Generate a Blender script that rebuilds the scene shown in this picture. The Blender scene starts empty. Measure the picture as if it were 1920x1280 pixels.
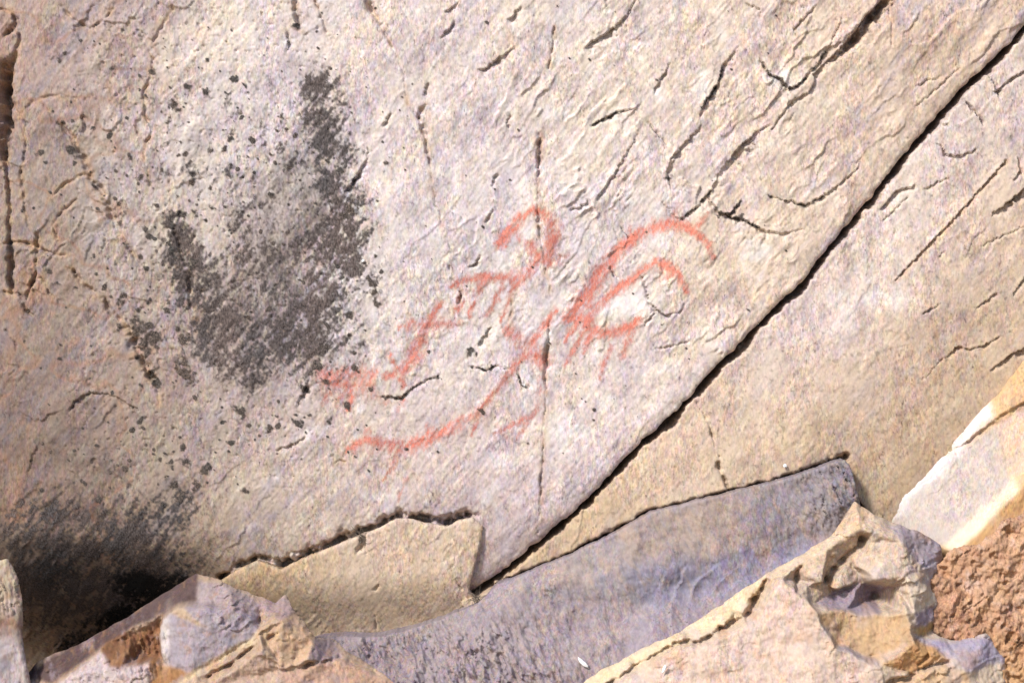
import bpy, math, random
import numpy as np
from mathutils import Vector
from mathutils.geometry import delaunay_2d_cdt

# ------------------------------------------------------------------ camera, sky, sun, exposure
S = 0.001                    # one wall unit = one millimetre
D = 4500.0                   # camera distance from the rock face, in wall units
ZC = 0.86                    # height of the view axis above the ground
scene = bpy.context.scene
cam_d = bpy.data.cameras.new('camera'); cam = bpy.data.objects.new('camera', cam_d)
scene.collection.objects.link(cam)
cam.location = (0, -D*S, ZC); cam.rotation_euler = (math.radians(90), 0, 0)
cam_d.sensor_width = 36; cam_d.lens = 36*D/1920.0
cam_d.clip_start = 0.05; cam_d.clip_end = 3000
scene.camera = cam

LDIR = Vector((-0.50, -0.62, 0.60)).normalized()      # towards the sun: upper left, in front of the rock
world = bpy.data.worlds.new('World'); scene.world = world; world.use_nodes = True
nt = world.node_tree; bg = nt.nodes['Background']
sky = nt.nodes.new('ShaderNodeTexSky'); sky.sky_type = 'NISHITA'; sky.sun_disc = False
sky.sun_elevation = math.asin(LDIR.z); sky.sun_rotation = math.atan2(LDIR.x, LDIR.y)
nt.links.new(sky.outputs[0], bg.inputs[0]); bg.inputs[1].default_value = 0.11
sun_d = bpy.data.lights.new('sun', 'SUN'); sun_d.energy = 2.6; sun_d.angle = math.radians(9); sun_d.color = (1.0, 0.97, 0.92)
sun = bpy.data.objects.new('sun', sun_d); scene.collection.objects.link(sun)
sun.rotation_euler = LDIR.to_track_quat('Z', 'Y').to_euler(); sun.location = LDIR*20
vs = scene.view_settings
vs.view_transform = 'Standard'; vs.look = 'None'; vs.gamma = 1.0; vs.use_curve_mapping = False; vs.exposure = 0.88

# ------------------------------------------------------------------ helpers
C = scene.collection
def lin(c):
    c = np.asarray(c, float)/255.0
    return np.where(c <= 0.04045, c/12.92, ((c+0.055)/1.055)**2.4)
ALB = 0.66
def alb(c):
    c = np.asarray(c, float); m = c.mean(); return lin(np.clip(m+(c-m)*0.86+np.array([0.8, 0.5, 1.0]), 0, 254))*ALB
def smooth(e0, e1, x):
    t = np.clip((x-e0)/(e1-e0), 0, 1); return t*t*(3-2*t)
def perlin(x, y, seed):
    xi = np.floor(x).astype(np.int64); yi = np.floor(y).astype(np.int64)
    xf = (x-xi).astype(np.float32); yf = (y-yi).astype(np.float32)
    rs = np.random.RandomState(seed); ang = rs.rand(4096).astype(np.float32)*2*np.pi
    gx, gy = np.cos(ang), np.sin(ang)
    def g(ix, iy, fx, fy):
        h = ((ix*73856093) ^ (iy*19349663)) & 0xFFFFFF
        h = (h ^ (h >> 7)*2654435) & 4095
        return gx[h]*fx+gy[h]*fy
    u = xf*xf*xf*(xf*(xf*6-15)+10); v = yf*yf*yf*(yf*(yf*6-15)+10)
    a = g(xi, yi, xf, yf); b = g(xi+1, yi, xf-1, yf); c = g(xi, yi+1, xf, yf-1); d = g(xi+1, yi+1, xf-1, yf-1)
    return ((a+(b-a)*u)+((c+(d-c)*u)-(a+(b-a)*u))*v)*1.5
def fbm(x, y, sc, seed, octs=4, gain=0.5):
    r = 0; a = 1; t = 0
    for o in range(octs):
        r = r+a*perlin(x/sc+o*17.3, y/sc-o*9.1, seed+o*31); t += a; a *= gain; sc *= 0.5
    return r/t
def streak(x, y, ang, sl, sw, seed, octs=3, gain=0.55):
    ca, sa = math.cos(ang), math.sin(ang)
    return fbm((x*ca+y*sa)/sl, (-x*sa+y*ca)/sw, 1.0, seed, octs, gain)
GRAIN = math.radians(-52)      # bedding streaks run from lower left to upper right
def noise1(n, seed, sc):
    x = np.arange(n)/sc; return perlin(x, x*0+seed*3.7, seed)
def rough(poly, amp=3.0, seed=1, closed=True, spacing=5.0, sc=5.0):
    p = np.array(poly, float); q = np.vstack([p, p[:1]]) if closed else p
    out = []
    for a, b in zip(q[:-1], q[1:]):
        n = max(1, int(np.hypot(*(b-a))/spacing))
        for i in range(n): out.append(a+(b-a)*i/n)
    if not closed: out.append(q[-1])
    out = np.array(out); n = len(out)
    dx = noise1(n, seed, sc)+0.5*noise1(n, seed+5, sc*0.35); dy = noise1(n, seed+9, sc)+0.5*noise1(n, seed+14, sc*0.35)
    return out+np.stack([dx, dy], 1)*amp
def inside(U, V, poly):
    r = np.zeros(U.shape, bool); n = len(poly)
    us = U[0]; vsg = V[:, 0]
    for i in range(n):
        x1, y1 = poly[i]; x2, y2 = poly[(i+1) % n]
        if y1 == y2: continue
        lo, hi = min(y1, y2), max(y1, y2)
        rows = np.where((vsg > lo) & (vsg <= hi))[0]
        for k in rows:
            xc = x1+(vsg[k]-y1)*(x2-x1)/(y2-y1)
            j = np.searchsorted(us, xc)
            r[k, j:] ^= True
    return r

class Grid:
    def __init__(s, name, poly, h0=0.0, step=2.0, ro=3.0, seed=1):
        s.poly = rough(poly, ro, seed) if ro else np.array(poly, float)
        s.name = name; s.step = step; s.h0 = h0
        mn = s.poly.min(0)-step*2; mx = s.poly.max(0)+step*2
        s.us = np.arange(mn[0], mx[0], step); s.vs = np.arange(mn[1], mx[1], step)
        s.U, s.V = np.meshgrid(s.us, s.vs)
        s.H = np.zeros(s.U.shape)+h0
        s.col = np.zeros(s.U.shape+(3,))
        s.mask = inside(s.U, s.V, s.poly)
    def sl(s, a, b, R):
        u0, u1 = min(a[0], b[0])-R, max(a[0], b[0])+R; v0, v1 = min(a[1], b[1])-R, max(a[1], b[1])+R
        i0, i1 = np.searchsorted(s.us, u0), np.searchsorted(s.us, u1)
        j0, j1 = np.searchsorted(s.vs, v0), np.searchsorted(s.vs, v1)
        return slice(j0, j1), slice(i0, i1)
    def line(s, pts, R, w=None, warp=None):
        """distance, side (+ on the right hand when walking the line) and local width around a polyline"""
        dist = np.full(s.U.shape, 1e9); sg = np.zeros(s.U.shape); wf = np.ones(s.U.shape)
        pts = np.asarray(pts, float); n = len(pts)
        if w is None: w = np.ones(n)
        w = np.interp(np.linspace(0, 1, n), np.linspace(0, 1, len(np.atleast_1d(w))), np.atleast_1d(w))
        for k in range(n-1):
            a, b = pts[k], pts[k+1]; q = s.sl(a, b, R)
            u, v = s.U[q], s.V[q]
            if u.size == 0: continue
            if warp is not None: u = u+warp[0][q]; v = v+warp[1][q]
            dx, dy = b-a; L2 = dx*dx+dy*dy+1e-9
            t = np.clip(((u-a[0])*dx+(v-a[1])*dy)/L2, 0, 1)
            ex, ey = u-a[0]-t*dx, v-a[1]-t*dy
            dd = np.hypot(ex, ey); m = dd < dist[q]
            dist[q] = np.where(m, dd, dist[q])
            cr = dx*ey-dy*ex
            sg[q] = np.where(m, np.sign(cr), sg[q])
            wf[q] = np.where(m, w[k]+(w[k+1]-w[k])*t, wf[q])
        return dist, sg, wf
    def crop(s, pts, R):
        p = np.asarray(pts, float); q = s.sl(p.min(0), p.max(0), R)
        c = object.__new__(Grid); c.us = s.us[q[1]]; c.vs = s.vs[q[0]]; c.U = s.U[q]; c.V = s.V[q]; c.H = s.H[q]; c.q = q
        return c
    def groove(s, pts, w, depth, amp=1.5, seed=0, brk=0.8):
        p = rough(pts, amp, 100+seed, False, 4.0, 4.0); R = np.max(w)*4+4; g = s.crop(p, R+4)
        if g.U.size == 0: return
        d, sg, wf = g.line(p, R, w)
        nb = 0.85+brk*fbm(g.U, g.V, 26, 400+seed, 3, 0.6)*1.3
        wf = wf*np.clip(nb, 0.35, 1.35)
        g.H -= depth*np.clip(nb*1.15-0.1, 0.12, 1.2)*np.clip(wf/np.max(w)*1.1, 0.12, 1)*np.exp(-(d/wf)**2)
    def scarp(s, pts, w, drop, side=None, amp=2.0, seed=0, lip=0.12, brk=0.7):
        """broken flake edge: a sharp drop on the lower right side of the line, rising back over w"""
        q = np.asarray(pts, float); t = q[-1]-q[0]
        if side is None: side = 1 if (t[0]-t[1]) > 0 else -1
        p = rough(pts, amp, 200+seed, False, 3.0, 2.6); R = np.max(w)*3+6; g = s.crop(p, R+4)
        if g.U.size == 0: return
        d, sg, wf = g.line(p, R, w)
        sd = d*sg*side
        nb = np.clip(0.95+brk*fbm(g.U, g.V, 18, 500+seed, 3, 0.6)*1.4, 0.15, 1.5)
        f = np.where(sd > 0, np.clip(1-sd/(wf*1.7*nb), 0, 1)**1.3, 0)
        wn = np.clip(wf/np.max(w), 0.25, 1)
        g.H -= drop*f*wn*nb
        g.H += drop*lip*np.where(sd <= 0, np.exp(-(d/(wf*1.2+1e-6))**2), 0)*wn
    def edge_round(s, r, drop):
        p = np.vstack([s.poly, s.poly[:1]])
        d, _, _ = s.line(p, r+4)
        s.edge = d
        t = np.clip(1-d/r, 0, 1); s.H -= drop*t*t
    def finish(s, mat, skirt=120, parent=None, taper=0.0):
        ins = s.mask
        f = ins[:-1, :-1] & ins[1:, :-1] & ins[:-1, 1:] & ins[1:, 1:]
        s.f = f; ny, nx = ins.shape
        k = (D-s.h0)/D
        U, V = s.U.copy(), s.V.copy()
        used = np.zeros(ins.shape, bool)
        used[:-1, :-1] |= f; used[1:, :-1] |= f; used[:-1, 1:] |= f; used[1:, 1:] |= f
        full = np.zeros(ins.shape, int)
        for a in (0, 1):
            for b in (0, 1): full[a:ny-1+a, b:nx-1+b] += f
        bd = used & (full < 4)
        jj, ii = np.where(bd)
        bu, bv = U[jj, ii], V[jj, ii]; best = np.full(len(bu), 1e9); nu, nv = bu.copy(), bv.copy()
        P = np.vstack([s.poly, s.poly[:1]])
        for a, b in zip(P[:-1], P[1:]):
            dx, dy = b-a; t = np.clip(((bu-a[0])*dx+(bv-a[1])*dy)/(dx*dx+dy*dy+1e-9), 0, 1)
            qx, qy = a[0]+t*dx, a[1]+t*dy; dd = np.hypot(bu-qx, bv-qy); m = dd < best
            best = np.where(m, dd, best); nu = np.where(m, qx, nu); nv = np.where(m, qy, nv)
        m = best < s.step*1.9
        U[jj, ii] = np.where(m, nu, bu); V[jj, ii] = np.where(m, nv, bv)
        s.P = np.stack([(U-960)*k*S, -s.H*S, ZC+(640-V)*k*S], -1)
        idx = np.full(ins.shape, -1); idx[used] = np.arange(used.sum())
        vert = s.P[used]; col = s.col[used]
        fj, fi = np.where(f)
        q = np.stack([idx[fj, fi], idx[fj+1, fi], idx[fj+1, fi+1], idx[fj, fi+1]], 1)
        # skirt: extrude the rim backwards so that the slab has its real thickness
        e = np.concatenate([q[:, [0, 1]], q[:, [1, 2]], q[:, [2, 3]], q[:, [3, 0]]])
        key = np.minimum(e[:, 0], e[:, 1])*10000000+np.maximum(e[:, 0], e[:, 1])
        un, inv, cnt = np.unique(key, return_inverse=True, return_counts=True)
        be = e[cnt[inv] == 1]
        bv_ = np.unique(be); mp = np.full(len(vert), -1)
        vs_list, cs_list = [vert], [col]; faces = [q]; base = len(vert); prev = bv_
        depths = [skirt*0.12, skirt*0.45, skirt]
        rs = np.random.RandomState(7)
        for dpt in depths:
            nvv = vert[bv_].copy(); nvv[:, 1] += dpt*S
            if taper:
                cx, cz = vert[:, 0].mean(), vert[:, 2].mean(); kk = 1-taper*dpt/skirt
                nvv[:, 0] = cx+(nvv[:, 0]-cx)*kk; nvv[:, 2] = cz+(nvv[:, 2]-cz)*kk
            if dpt < skirt:
                jx = fbm(vert[bv_][:, 0]*1000, vert[bv_][:, 2]*1000+dpt*3, 14, 77, 2)*2.2*S
                nvv[:, 0] += jx; nvv[:, 2] += jx[::-1]
            vs_list.append(nvv); cs_list.append(col[bv_]*0.9)
            new = base+np.arange(len(bv_)); base += len(bv_)
            mpa = np.full(base, -1); mpa[bv_] = prev; mpb = np.full(base, -1); mpb[bv_] = new
            faces.append(np.stack([mpa[be[:, 1]], mpa[be[:, 0]], mpb[be[:, 0]], mpb[be[:, 1]]], 1)); prev = new
        s.obj = mesh_obj(s.name, np.concatenate(vs_list), np.concatenate(faces), mat, parent, col=np.concatenate(cs_list))
        return s.obj
    def overlay(s, name, dens, off, mat, thr=0.04, col=None, parent=None, bump=0.0):
        """a thin crust or coat of paint that lies on this surface where dens > thr"""
        mx = np.maximum(np.maximum(dens[:-1, :-1], dens[1:, :-1]), np.maximum(dens[:-1, 1:], dens[1:, 1:]))
        f = s.f & (mx > thr)
        used = np.zeros(dens.shape, bool)
        used[:-1, :-1] |= f; used[1:, :-1] |= f; used[:-1, 1:] |= f; used[1:, 1:] |= f
        idx = np.full(dens.shape, -1); idx[used] = np.arange(used.sum())
        v = s.P[used].copy(); v[:, 1] -= (off+bump*dens[used])*S
        fj, fi = np.where(f)
        q = np.stack([idx[fj, fi], idx[fj+1, fi], idx[fj+1, fi+1], idx[fj, fi+1]], 1)
        return mesh_obj(name, v, q, mat, parent or s.obj, dens=dens[used])

def mesh_obj(name, v, q, mat, parent=None, col=None, dens=None, smooth_=True):
    me = bpy.data.meshes.new(name); v = np.ascontiguousarray(v, np.float32); q = np.ascontiguousarray(q, np.int32)
    me.vertices.add(len(v)); me.vertices.foreach_set('co', v.ravel())
    n = q.shape[1]
    me.loops.add(q.size); me.loops.foreach_set('vertex_index', q.ravel())
    me.polygons.add(len(q)); me.polygons.foreach_set('loop_start', np.arange(0, q.size, n, dtype=np.int32))
    if smooth_: me.polygons.foreach_set('use_smooth', np.ones(len(q), bool))
    if col is not None:
        a = me.attributes.new('pigment', 'FLOAT_COLOR', 'POINT')
        a.data.foreach_set('color', np.concatenate([np.clip(col, 0.005, 0.9), np.ones((len(v), 1))], 1).astype(np.float32).ravel())
    if dens is not None:
        a = me.attributes.new('cover', 'FLOAT', 'POINT'); a.data.foreach_set('value', dens.astype(np.float32))
    me.update(calc_edges=True); me.validate()
    o = bpy.data.objects.new(name, me); C.objects.link(o)
    me.materials.append(mat)
    if parent: o.parent = parent
    return o
def tag(o, label=None, cat=None, group=None, kind=None):
    if label: o['label'] = label
    if cat: o['category'] = cat
    if group: o['group'] = group
    if kind: o['kind'] = kind
    return o

# ------------------------------------------------------------------ materials
def rock_mat(name, grain_amt=0.16, bump=0.35, speck=0.25, rot=0.9, rough_=0.92, hue=0.5):
    m = bpy.data.materials.new(name); m.use_nodes = True; t = m.node_tree; N = t.nodes; L = t.links
    b = N['Principled BSDF']; b.inputs['Roughness'].default_value = rough_; b.inputs['Specular IOR Level'].default_value = 0.15
    at = N.new('ShaderNodeAttribute'); at.attribute_name = 'pigment'
    tc = N.new('ShaderNodeTexCoord')
    def mapping(rt, sc):
        mp = N.new('ShaderNodeMapping'); mp.inputs['Rotation'].default_value = (0, rt, 0); mp.inputs['Scale'].default_value = (1.0, 1.0, sc)
        L.new(tc.outputs['Object'], mp.inputs[0]); return mp.outputs[0]
    bed = mapping(-rot, 0.45); cross = mapping(0.75, 0.4)
    def noise(scale, det, src, rg=0.6):
        n = N.new('ShaderNodeTexNoise'); n.inputs['Scale'].default_value = scale; n.inputs['Detail'].default_value = det
        n.inputs['Roughness'].default_value = rg; L.new(src, n.inputs['Vector']); return n
    n1 = noise(300, 2, cross); n2 = noise(110, 4, bed); n3 = noise(190, 2, bed, 0.7); n4 = noise(130, 2, cross); n5 = noise(46, 3, bed)
    def ramp(src, p0, c0, p1, c1):
        r = N.new('ShaderNodeValToRGB'); e = r.color_ramp.elements
        e[0].position = p0; e[0].color = c0; e[1].position = p1; e[1].color = c1
        L.new(src, r.inputs[0]); return r.outputs[0]
    g = grain_amt; h = hue
    patch = noise(13, 4, bed); pr = N.new('ShaderNodeMapRange'); pr.inputs['From Min'].default_value = 0.36; pr.inputs['From Max'].default_value = 0.64
    pr.inputs['To Min'].default_value = 0.25; pr.inputs['To Max'].default_value = 1.15; L.new(patch.outputs['Fac'], pr.inputs['Value'])
    def mul(a, bb, fac=True):
        x = N.new('ShaderNodeMix'); x.data_type = 'RGBA'; x.blend_type = 'MULTIPLY'; x.inputs['Factor'].default_value = 1
        if fac: L.new(pr.outputs[0], x.inputs['Factor'])
        L.new(a, x.inputs['A']); L.new(bb, x.inputs['B']); return x.outputs['Result']
    c = mul(at.outputs['Color'], ramp(n1.outputs['Fac'], 0.33, (1-g*1.5, 1-g*1.6, 1-g*1.6, 1), 0.66, (1+g*.9, 1+g*.9, 1+g*.9, 1)))
    c = mul(c, ramp(n2.outputs['Fac'], 0.36, (1-h*.14, 1-h*.14, 1+h*.06, 1), 0.64, (1+h*.10, 1+h*.03, 1-h*.16, 1)))
    c = mul(c, ramp(n4.outputs['Fac'], 0.36, (1+h*.05, 1-h*.10, 1-h*.02, 1), 0.64, (1-h*.06, 1+h*.05, 1-h*.02, 1)))
    c = mul(c, ramp(n5.outputs['Fac'], 0.32, (1-g*1.3, 1-g*1.35, 1-g*1.2, 1), 0.60, (1+g*.5, 1+g*.5, 1+g*.5, 1)))
    c = mul(c, ramp(n3.outputs['Fac'], 0.26, (1-speck*2.2, 1-speck*2.3, 1-speck*2.3, 1), 0.40, (1, 1, 1, 1)))
    L.new(c, b.inputs['Base Color'])
    bp = N.new('ShaderNodeBump'); bp.inputs['Strength'].default_value = bump; bp.inputs['Distance'].default_value = 0.0013
    sm = N.new('ShaderNodeMath'); sm.operation = 'MULTIPLY'; sm.inputs[1].default_value = bump*1.2; L.new(pr.outputs[0], sm.inputs[0]); L.new(sm.outputs[0], bp.inputs['Strength'])
    L.new(n1.outputs['Fac'], bp.inputs['Height'])
    bp2 = N.new('ShaderNodeBump'); bp2.inputs['Strength'].default_value = bump*0.55; bp2.inputs['Distance'].default_value = 0.0022
    L.new(n2.outputs['Fac'], bp2.inputs['Height']); L.new(bp.outputs[0], bp2.inputs['Normal']); L.new(bp2.outputs[0], b.inputs['Normal'])
    return m
def coat_mat(name, c0, c1, lo, hi, nsc, amt, bump=0.2, rot=0.9, stretch=0.4, maxa=1.0):
    """a covering layer: its coverage attribute is broken up by noise and laid over the rock"""
    m = bpy.data.materials.new(name); m.use_nodes = True; t = m.node_tree; N = t.nodes; L = t.links
    b = N['Principled BSDF']; b.inputs['Roughness'].default_value = 0.95; b.inputs['Specular IOR Level'].default_value = 0.1
    at = N.new('ShaderNodeAttribute'); at.attribute_name = 'cover'
    tc = N.new('ShaderNodeTexCoord'); mp = N.new('ShaderNodeMapping')
    mp.inputs['Rotation'].default_value = (0, -rot, 0); mp.inputs['Scale'].default_value = (1.0, 1.0, stretch)
    L.new(tc.outputs['Object'], mp.inputs[0])
    n = N.new('ShaderNodeTexNoise'); n.inputs['Scale'].default_value = nsc; n.inputs['Detail'].default_value = 4; n.inputs['Roughness'].default_value = 0.65
    L.new(mp.outputs[0], n.inputs['Vector'])
    a = N.new('ShaderNodeMath'); a.operation = 'MULTIPLY_ADD'; a.inputs[1].default_value = amt
    s_ = N.new('ShaderNodeMath'); s_.operation = 'SUBTRACT'; s_.inputs[1].default_value = 0.5
    L.new(n.outputs['Fac'], s_.inputs[0]); L.new(s_.outputs[0], a.inputs[0]); L.new(at.outputs['Fac'], a.inputs[2])
    r = N.new('ShaderNodeMapRange'); r.inputs['From Min'].default_value = lo; r.inputs['From Max'].default_value = hi; r.inputs['To Max'].default_value = maxa
    r.interpolation_type = 'SMOOTHSTEP'
    L.new(a.outputs[0], r.inputs['Value']); L.new(r.outputs[0], b.inputs['Alpha'])
    n2 = N.new('ShaderNodeTexNoise'); n2.inputs['Scale'].default_value = nsc*1.7; n2.inputs['Detail'].default_value = 3
    L.new(mp.outputs[0], n2.inputs['Vector'])
    cr = N.new('ShaderNodeValToRGB'); e = cr.color_ramp.elements; e[0].position = 0.35; e[0].color = (*c0, 1); e[1].position = 0.68; e[1].color = (*c1, 1)
    L.new(n2.outputs['Fac'], cr.inputs[0]); L.new(cr.outputs[0], b.inputs['Base Color'])
    nb = N.new('ShaderNodeTexNoise'); nb.inputs['Scale'].default_value = 9; nb.inputs['Detail'].default_value = 4; L.new(mp.outputs[0], nb.inputs['Vector'])
    mx = N.new('ShaderNodeMix'); mx.data_type = 'RGBA'; mx.blend_type = 'MULTIPLY'; rb = N.new('ShaderNodeValToRGB'); eb = rb.color_ramp.elements
    eb[0].position = 0.38; eb[0].color = (0.80, 0.82, 0.86, 1); eb[1].position = 0.62; eb[1].color = (1.30, 1.12, 1.06, 1)
    mx.inputs['Factor'].default_value = 1; L.new(nb.outputs['Fac'], rb.inputs[0]); L.new(cr.outputs[0], mx.inputs['A']); L.new(rb.outputs[0], mx.inputs['B']); L.new(mx.outputs['Result'], b.inputs['Base Color'])
    bp = N.new('ShaderNodeBump'); bp.inputs['Strength'].default_value = bump; bp.inputs['Distance'].default_value = 0.002
    L.new(n2.outputs['Fac'], bp.inputs['Height']); L.new(bp.outputs[0], b.inputs['Normal'])
    return m
def plain_mat(name, c0, c1, sc=60, rough_=0.9):
    m = bpy.data.materials.new(name); m.use_nodes = True; t = m.node_tree; N = t.nodes; L = t.links
    b = N['Principled BSDF']; b.inputs['Roughness'].default_value = rough_; b.inputs['Specular IOR Level'].default_value = 0.2
    tc = N.new('ShaderNodeTexCoord'); n = N.new('ShaderNodeTexNoise'); n.inputs['Scale'].default_value = sc; n.inputs['Detail'].default_value = 5
    L.new(tc.outputs['Object'], n.inputs['Vector'])
    cr = N.new('ShaderNodeValToRGB'); e = cr.color_ramp.elements; e[0].position = 0.35; e[0].color = (*c0, 1); e[1].position = 0.65; e[1].color = (*c1, 1)
    L.new(n.outputs['Fac'], cr.inputs[0]); L.new(cr.outputs[0], b.inputs['Base Color'])
    return m
M_face = rock_mat('pale_rock', 0.18, 0.5, 0.27, hue=0.75)
M_smooth = rock_mat('clean_broken_rock', 0.15, 0.5, 0.18, hue=0.75)
M_ledge = rock_mat('purple_grey_rock', 0.16, 0.7, 0.18, rot=-0.5, hue=0.9)
M_rough = rock_mat('weathered_rust_rock', 0.25, 0.9, 0.3)
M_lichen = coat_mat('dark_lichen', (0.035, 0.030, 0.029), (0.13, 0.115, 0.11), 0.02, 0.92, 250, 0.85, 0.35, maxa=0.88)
M_soot_shade = coat_mat('soot', (0.008, 0.008, 0.008), (0.022, 0.021, 0.019), 0.10, 0.8, 200, 0.8, 0.3, maxa=0.97)  # soot, and painted shade in the gap behind the front rock
M_speck = coat_mat('lichen_spot', (0.026, 0.024, 0.022), (0.12, 0.105, 0.092), 0.30, 0.78, 260, 0.9, 0.5, stretch=0.7, maxa=0.86)
M_paint = coat_mat('red_ochre_paint', (0.50, 0.135, 0.092), (0.66, 0.265, 0.195), 0.03, 1.12, 220, 1.35, 0.1, maxa=0.72)

def colour_field(g, pts, sc=170.0):
    U, V = g.U, g.V; W = np.zeros(U.shape); A = np.zeros(U.shape+(3,))
    wu = U+60*fbm(U, V, 130, 901, 2); wv = V+60*fbm(U, V, 130, 917, 2)
    for (u, v, c) in pts:
        w = np.exp(-((wu-u)**2+(wv-v)**2)/(2*sc*sc))+1e-7/(1+((wu-u)**2+(wv-v)**2)*1e-4)
        W += w; A += w[..., None]*alb(c)
    return A/W[..., None]
LILAC = alb((202, 190, 198)); CREAM = alb((250, 232, 205)); WHITE = alb((252, 246, 240)); TAN = alb((224, 182, 138)); BROWN = alb((150, 112, 84))
def tint(g, m, c): g.col = g.col*(1-m[..., None])+np.asarray(c)*m[..., None]
def tint_rel(g, m, c, ref=0.455):
    k = np.clip(g.col.mean(-1)/ref, 0.3, 1.1)[..., None]; m = m[..., None]
    g.col = g.col*(1-m)+np.asarray(c)*k*m
def flaky(g, mask, sl, sw, k, amp, seed, ang=GRAIN):
    """thin broken layers: each one thickens slowly and ends in a sharp ragged edge"""
    U, V = g.U, g.V
    n = streak(U+10*fbm(U, V, 40, seed+2, 3), V+10*fbm(U, V, 40, seed+3, 3), ang, sl, sw, seed, 5, 0.44)*k
    fr = n-np.floor(n); w = smooth(-0.10, 0.40, fbm(U, V, 130, seed+5, 3))
    saw = np.where(fr < 0.93, fr/0.93, (1-fr)/0.07)
    g.H += amp*saw**2*mask*w
    return saw
def striate(g, mask, amp, cval, seed, ang=GRAIN):
    a = streak(g.U, g.V, ang, 150, 7, seed, 3, 0.6)*0.7+streak(g.U, g.V, ang+0.08, 60, 4.5, seed+4, 2, 0.6)*0.6
    g.H += amp*a*mask; g.col *= (1+cval*a*mask)[..., None] if np.ndim(mask) else (1+cval*a*mask)[..., None]
def mottle(g, seed, lil=0.5, cr=0.5, val=0.10):
    U, V = g.U, g.V
    a = streak(U, V, GRAIN, 90, 22, seed, 5, 0.70); b = streak(U, V, GRAIN, 330, 90, seed+3, 5, 0.62); c = streak(U, V, GRAIN, 17, 7, seed+8, 3, 0.7)
    k = a+0.95*b
    tint_rel(g, smooth(0.0, 0.55, k)*lil, LILAC*1.14); tint_rel(g, smooth(0.0, 0.55, -k)*cr, CREAM)
    f = fbm(U, V, 26, seed+17, 4, 0.75)
    g.col *= (1+val*(c*1.2+1.0*f+0.8*fbm(U, V, 7, seed+21, 2)))[..., None]
    pits = smooth(0.30, 0.55, fbm(U, V, 11, seed+27, 2)+0.45*f)
    g.col *= (1-0.30*pits)[..., None]
def relief(g, seed, a1=6, a2=2.0, a3=0.9):
    a2 *= 0.6; a3 *= 0.75
    U, V = g.U, g.V
    g.H += a1*fbm(U, V, 170, seed, 3)+a2*streak(U, V, GRAIN, 60, 17, seed+4, 3)+a3*streak(U, V, GRAIN, 14, 6, seed+9, 2)+0.35*a3*fbm(U, V, 6, seed+15, 1)

# ------------------------------------------------------------------ setting: ground and the cliff behind
gm = plain_mat('sandy_ground', (0.30, 0.215, 0.14), (0.42, 0.32, 0.22), 6)
n = 121; xs = np.sign(np.linspace(-1, 1, n))*np.abs(np.linspace(-1, 1, n))**4*800
GX, GY = np.meshgrid(xs, xs); GZ = 0.02*fbm(GX, GY, 0.8, 5, 2)*np.exp(-(GX**2+GY**2)/400.)
ii = np.arange(n*n).reshape(n, n)
q = np.stack([ii[:-1, :-1].ravel(), ii[:-1, 1:].ravel(), ii[1:, 1:].ravel(), ii[1:, :-1].ravel()], 1)
ground = mesh_obj('ground', np.stack([GX, GY, GZ], -1).reshape(-1, 3), q, gm); tag(ground, kind='structure')

cl = Grid('cliff', [(-1500, -1500), (3400, -1500), (3400, 1540), (-1500, 1540)], -560, 24, 0)
cl.H += 60*fbm(cl.U, cl.V, 600, 3, 4); cl.col[:] = alb((190, 160, 135)); cl.edge = None
tag(cl.finish(M_rough, 900), kind='structure')

# ------------------------------------------------------------------ the painted slab
CR = [(885, 1112), (940, 1072), (1000, 1022), (1060, 972), (1100, 936), (1142, 893), (1170, 858), (1222, 812), (1290, 748), (1330, 700), (1362, 668),
      (1402, 628), (1450, 578), (1475, 553), (1506, 528), (1545, 475), (1592, 418), (1640, 362), (1682, 306), (1720, 262), (1752, 226), (1790, 182), (1832, 140), (1895, 80), (1920, 48)]
A = Grid('painted_rock', [(-180, -170), (2155, -170), (2100, -115)]+CR[::-1]+[(800, 1165), (700, 1225), (420, 1240), (200, 1300), (-180, 1360)], 0, 2.0, 3.4, 3)
U, V = A.U, A.V
A.H += 26*np.exp(-((U-1000)/800)**2)-26
A.H -= 70*smooth(120, -260, U)
A.H -= 330*smooth(990, 1360, V)*smooth(620, 260, U)+26*smooth(930, 1130, V)
A.H -= 120*smooth(1075, 1200, V)*smooth(930, 860, U)*smooth(380, 520, U)
relief(A, 11, 10, 2.4, 0.9)
upz = smooth(820, 1060, U)*smooth(760, 560, V); lfz = smooth(620, 300, U)
flaky(A, 0.30+0.70*upz+0.35*lfz, 260, 84, 2.6, 6.0, 411); flaky(A, 0.25+0.75*upz, 130, 40, 2.0, 3.0, 423); flaky(A, lfz*smooth(1000, 900, V), 120, 110, 2.6, 5.0, 431, math.radians(50))
A.edge_round(7, 5); A.edge_round(26, 5)
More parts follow.
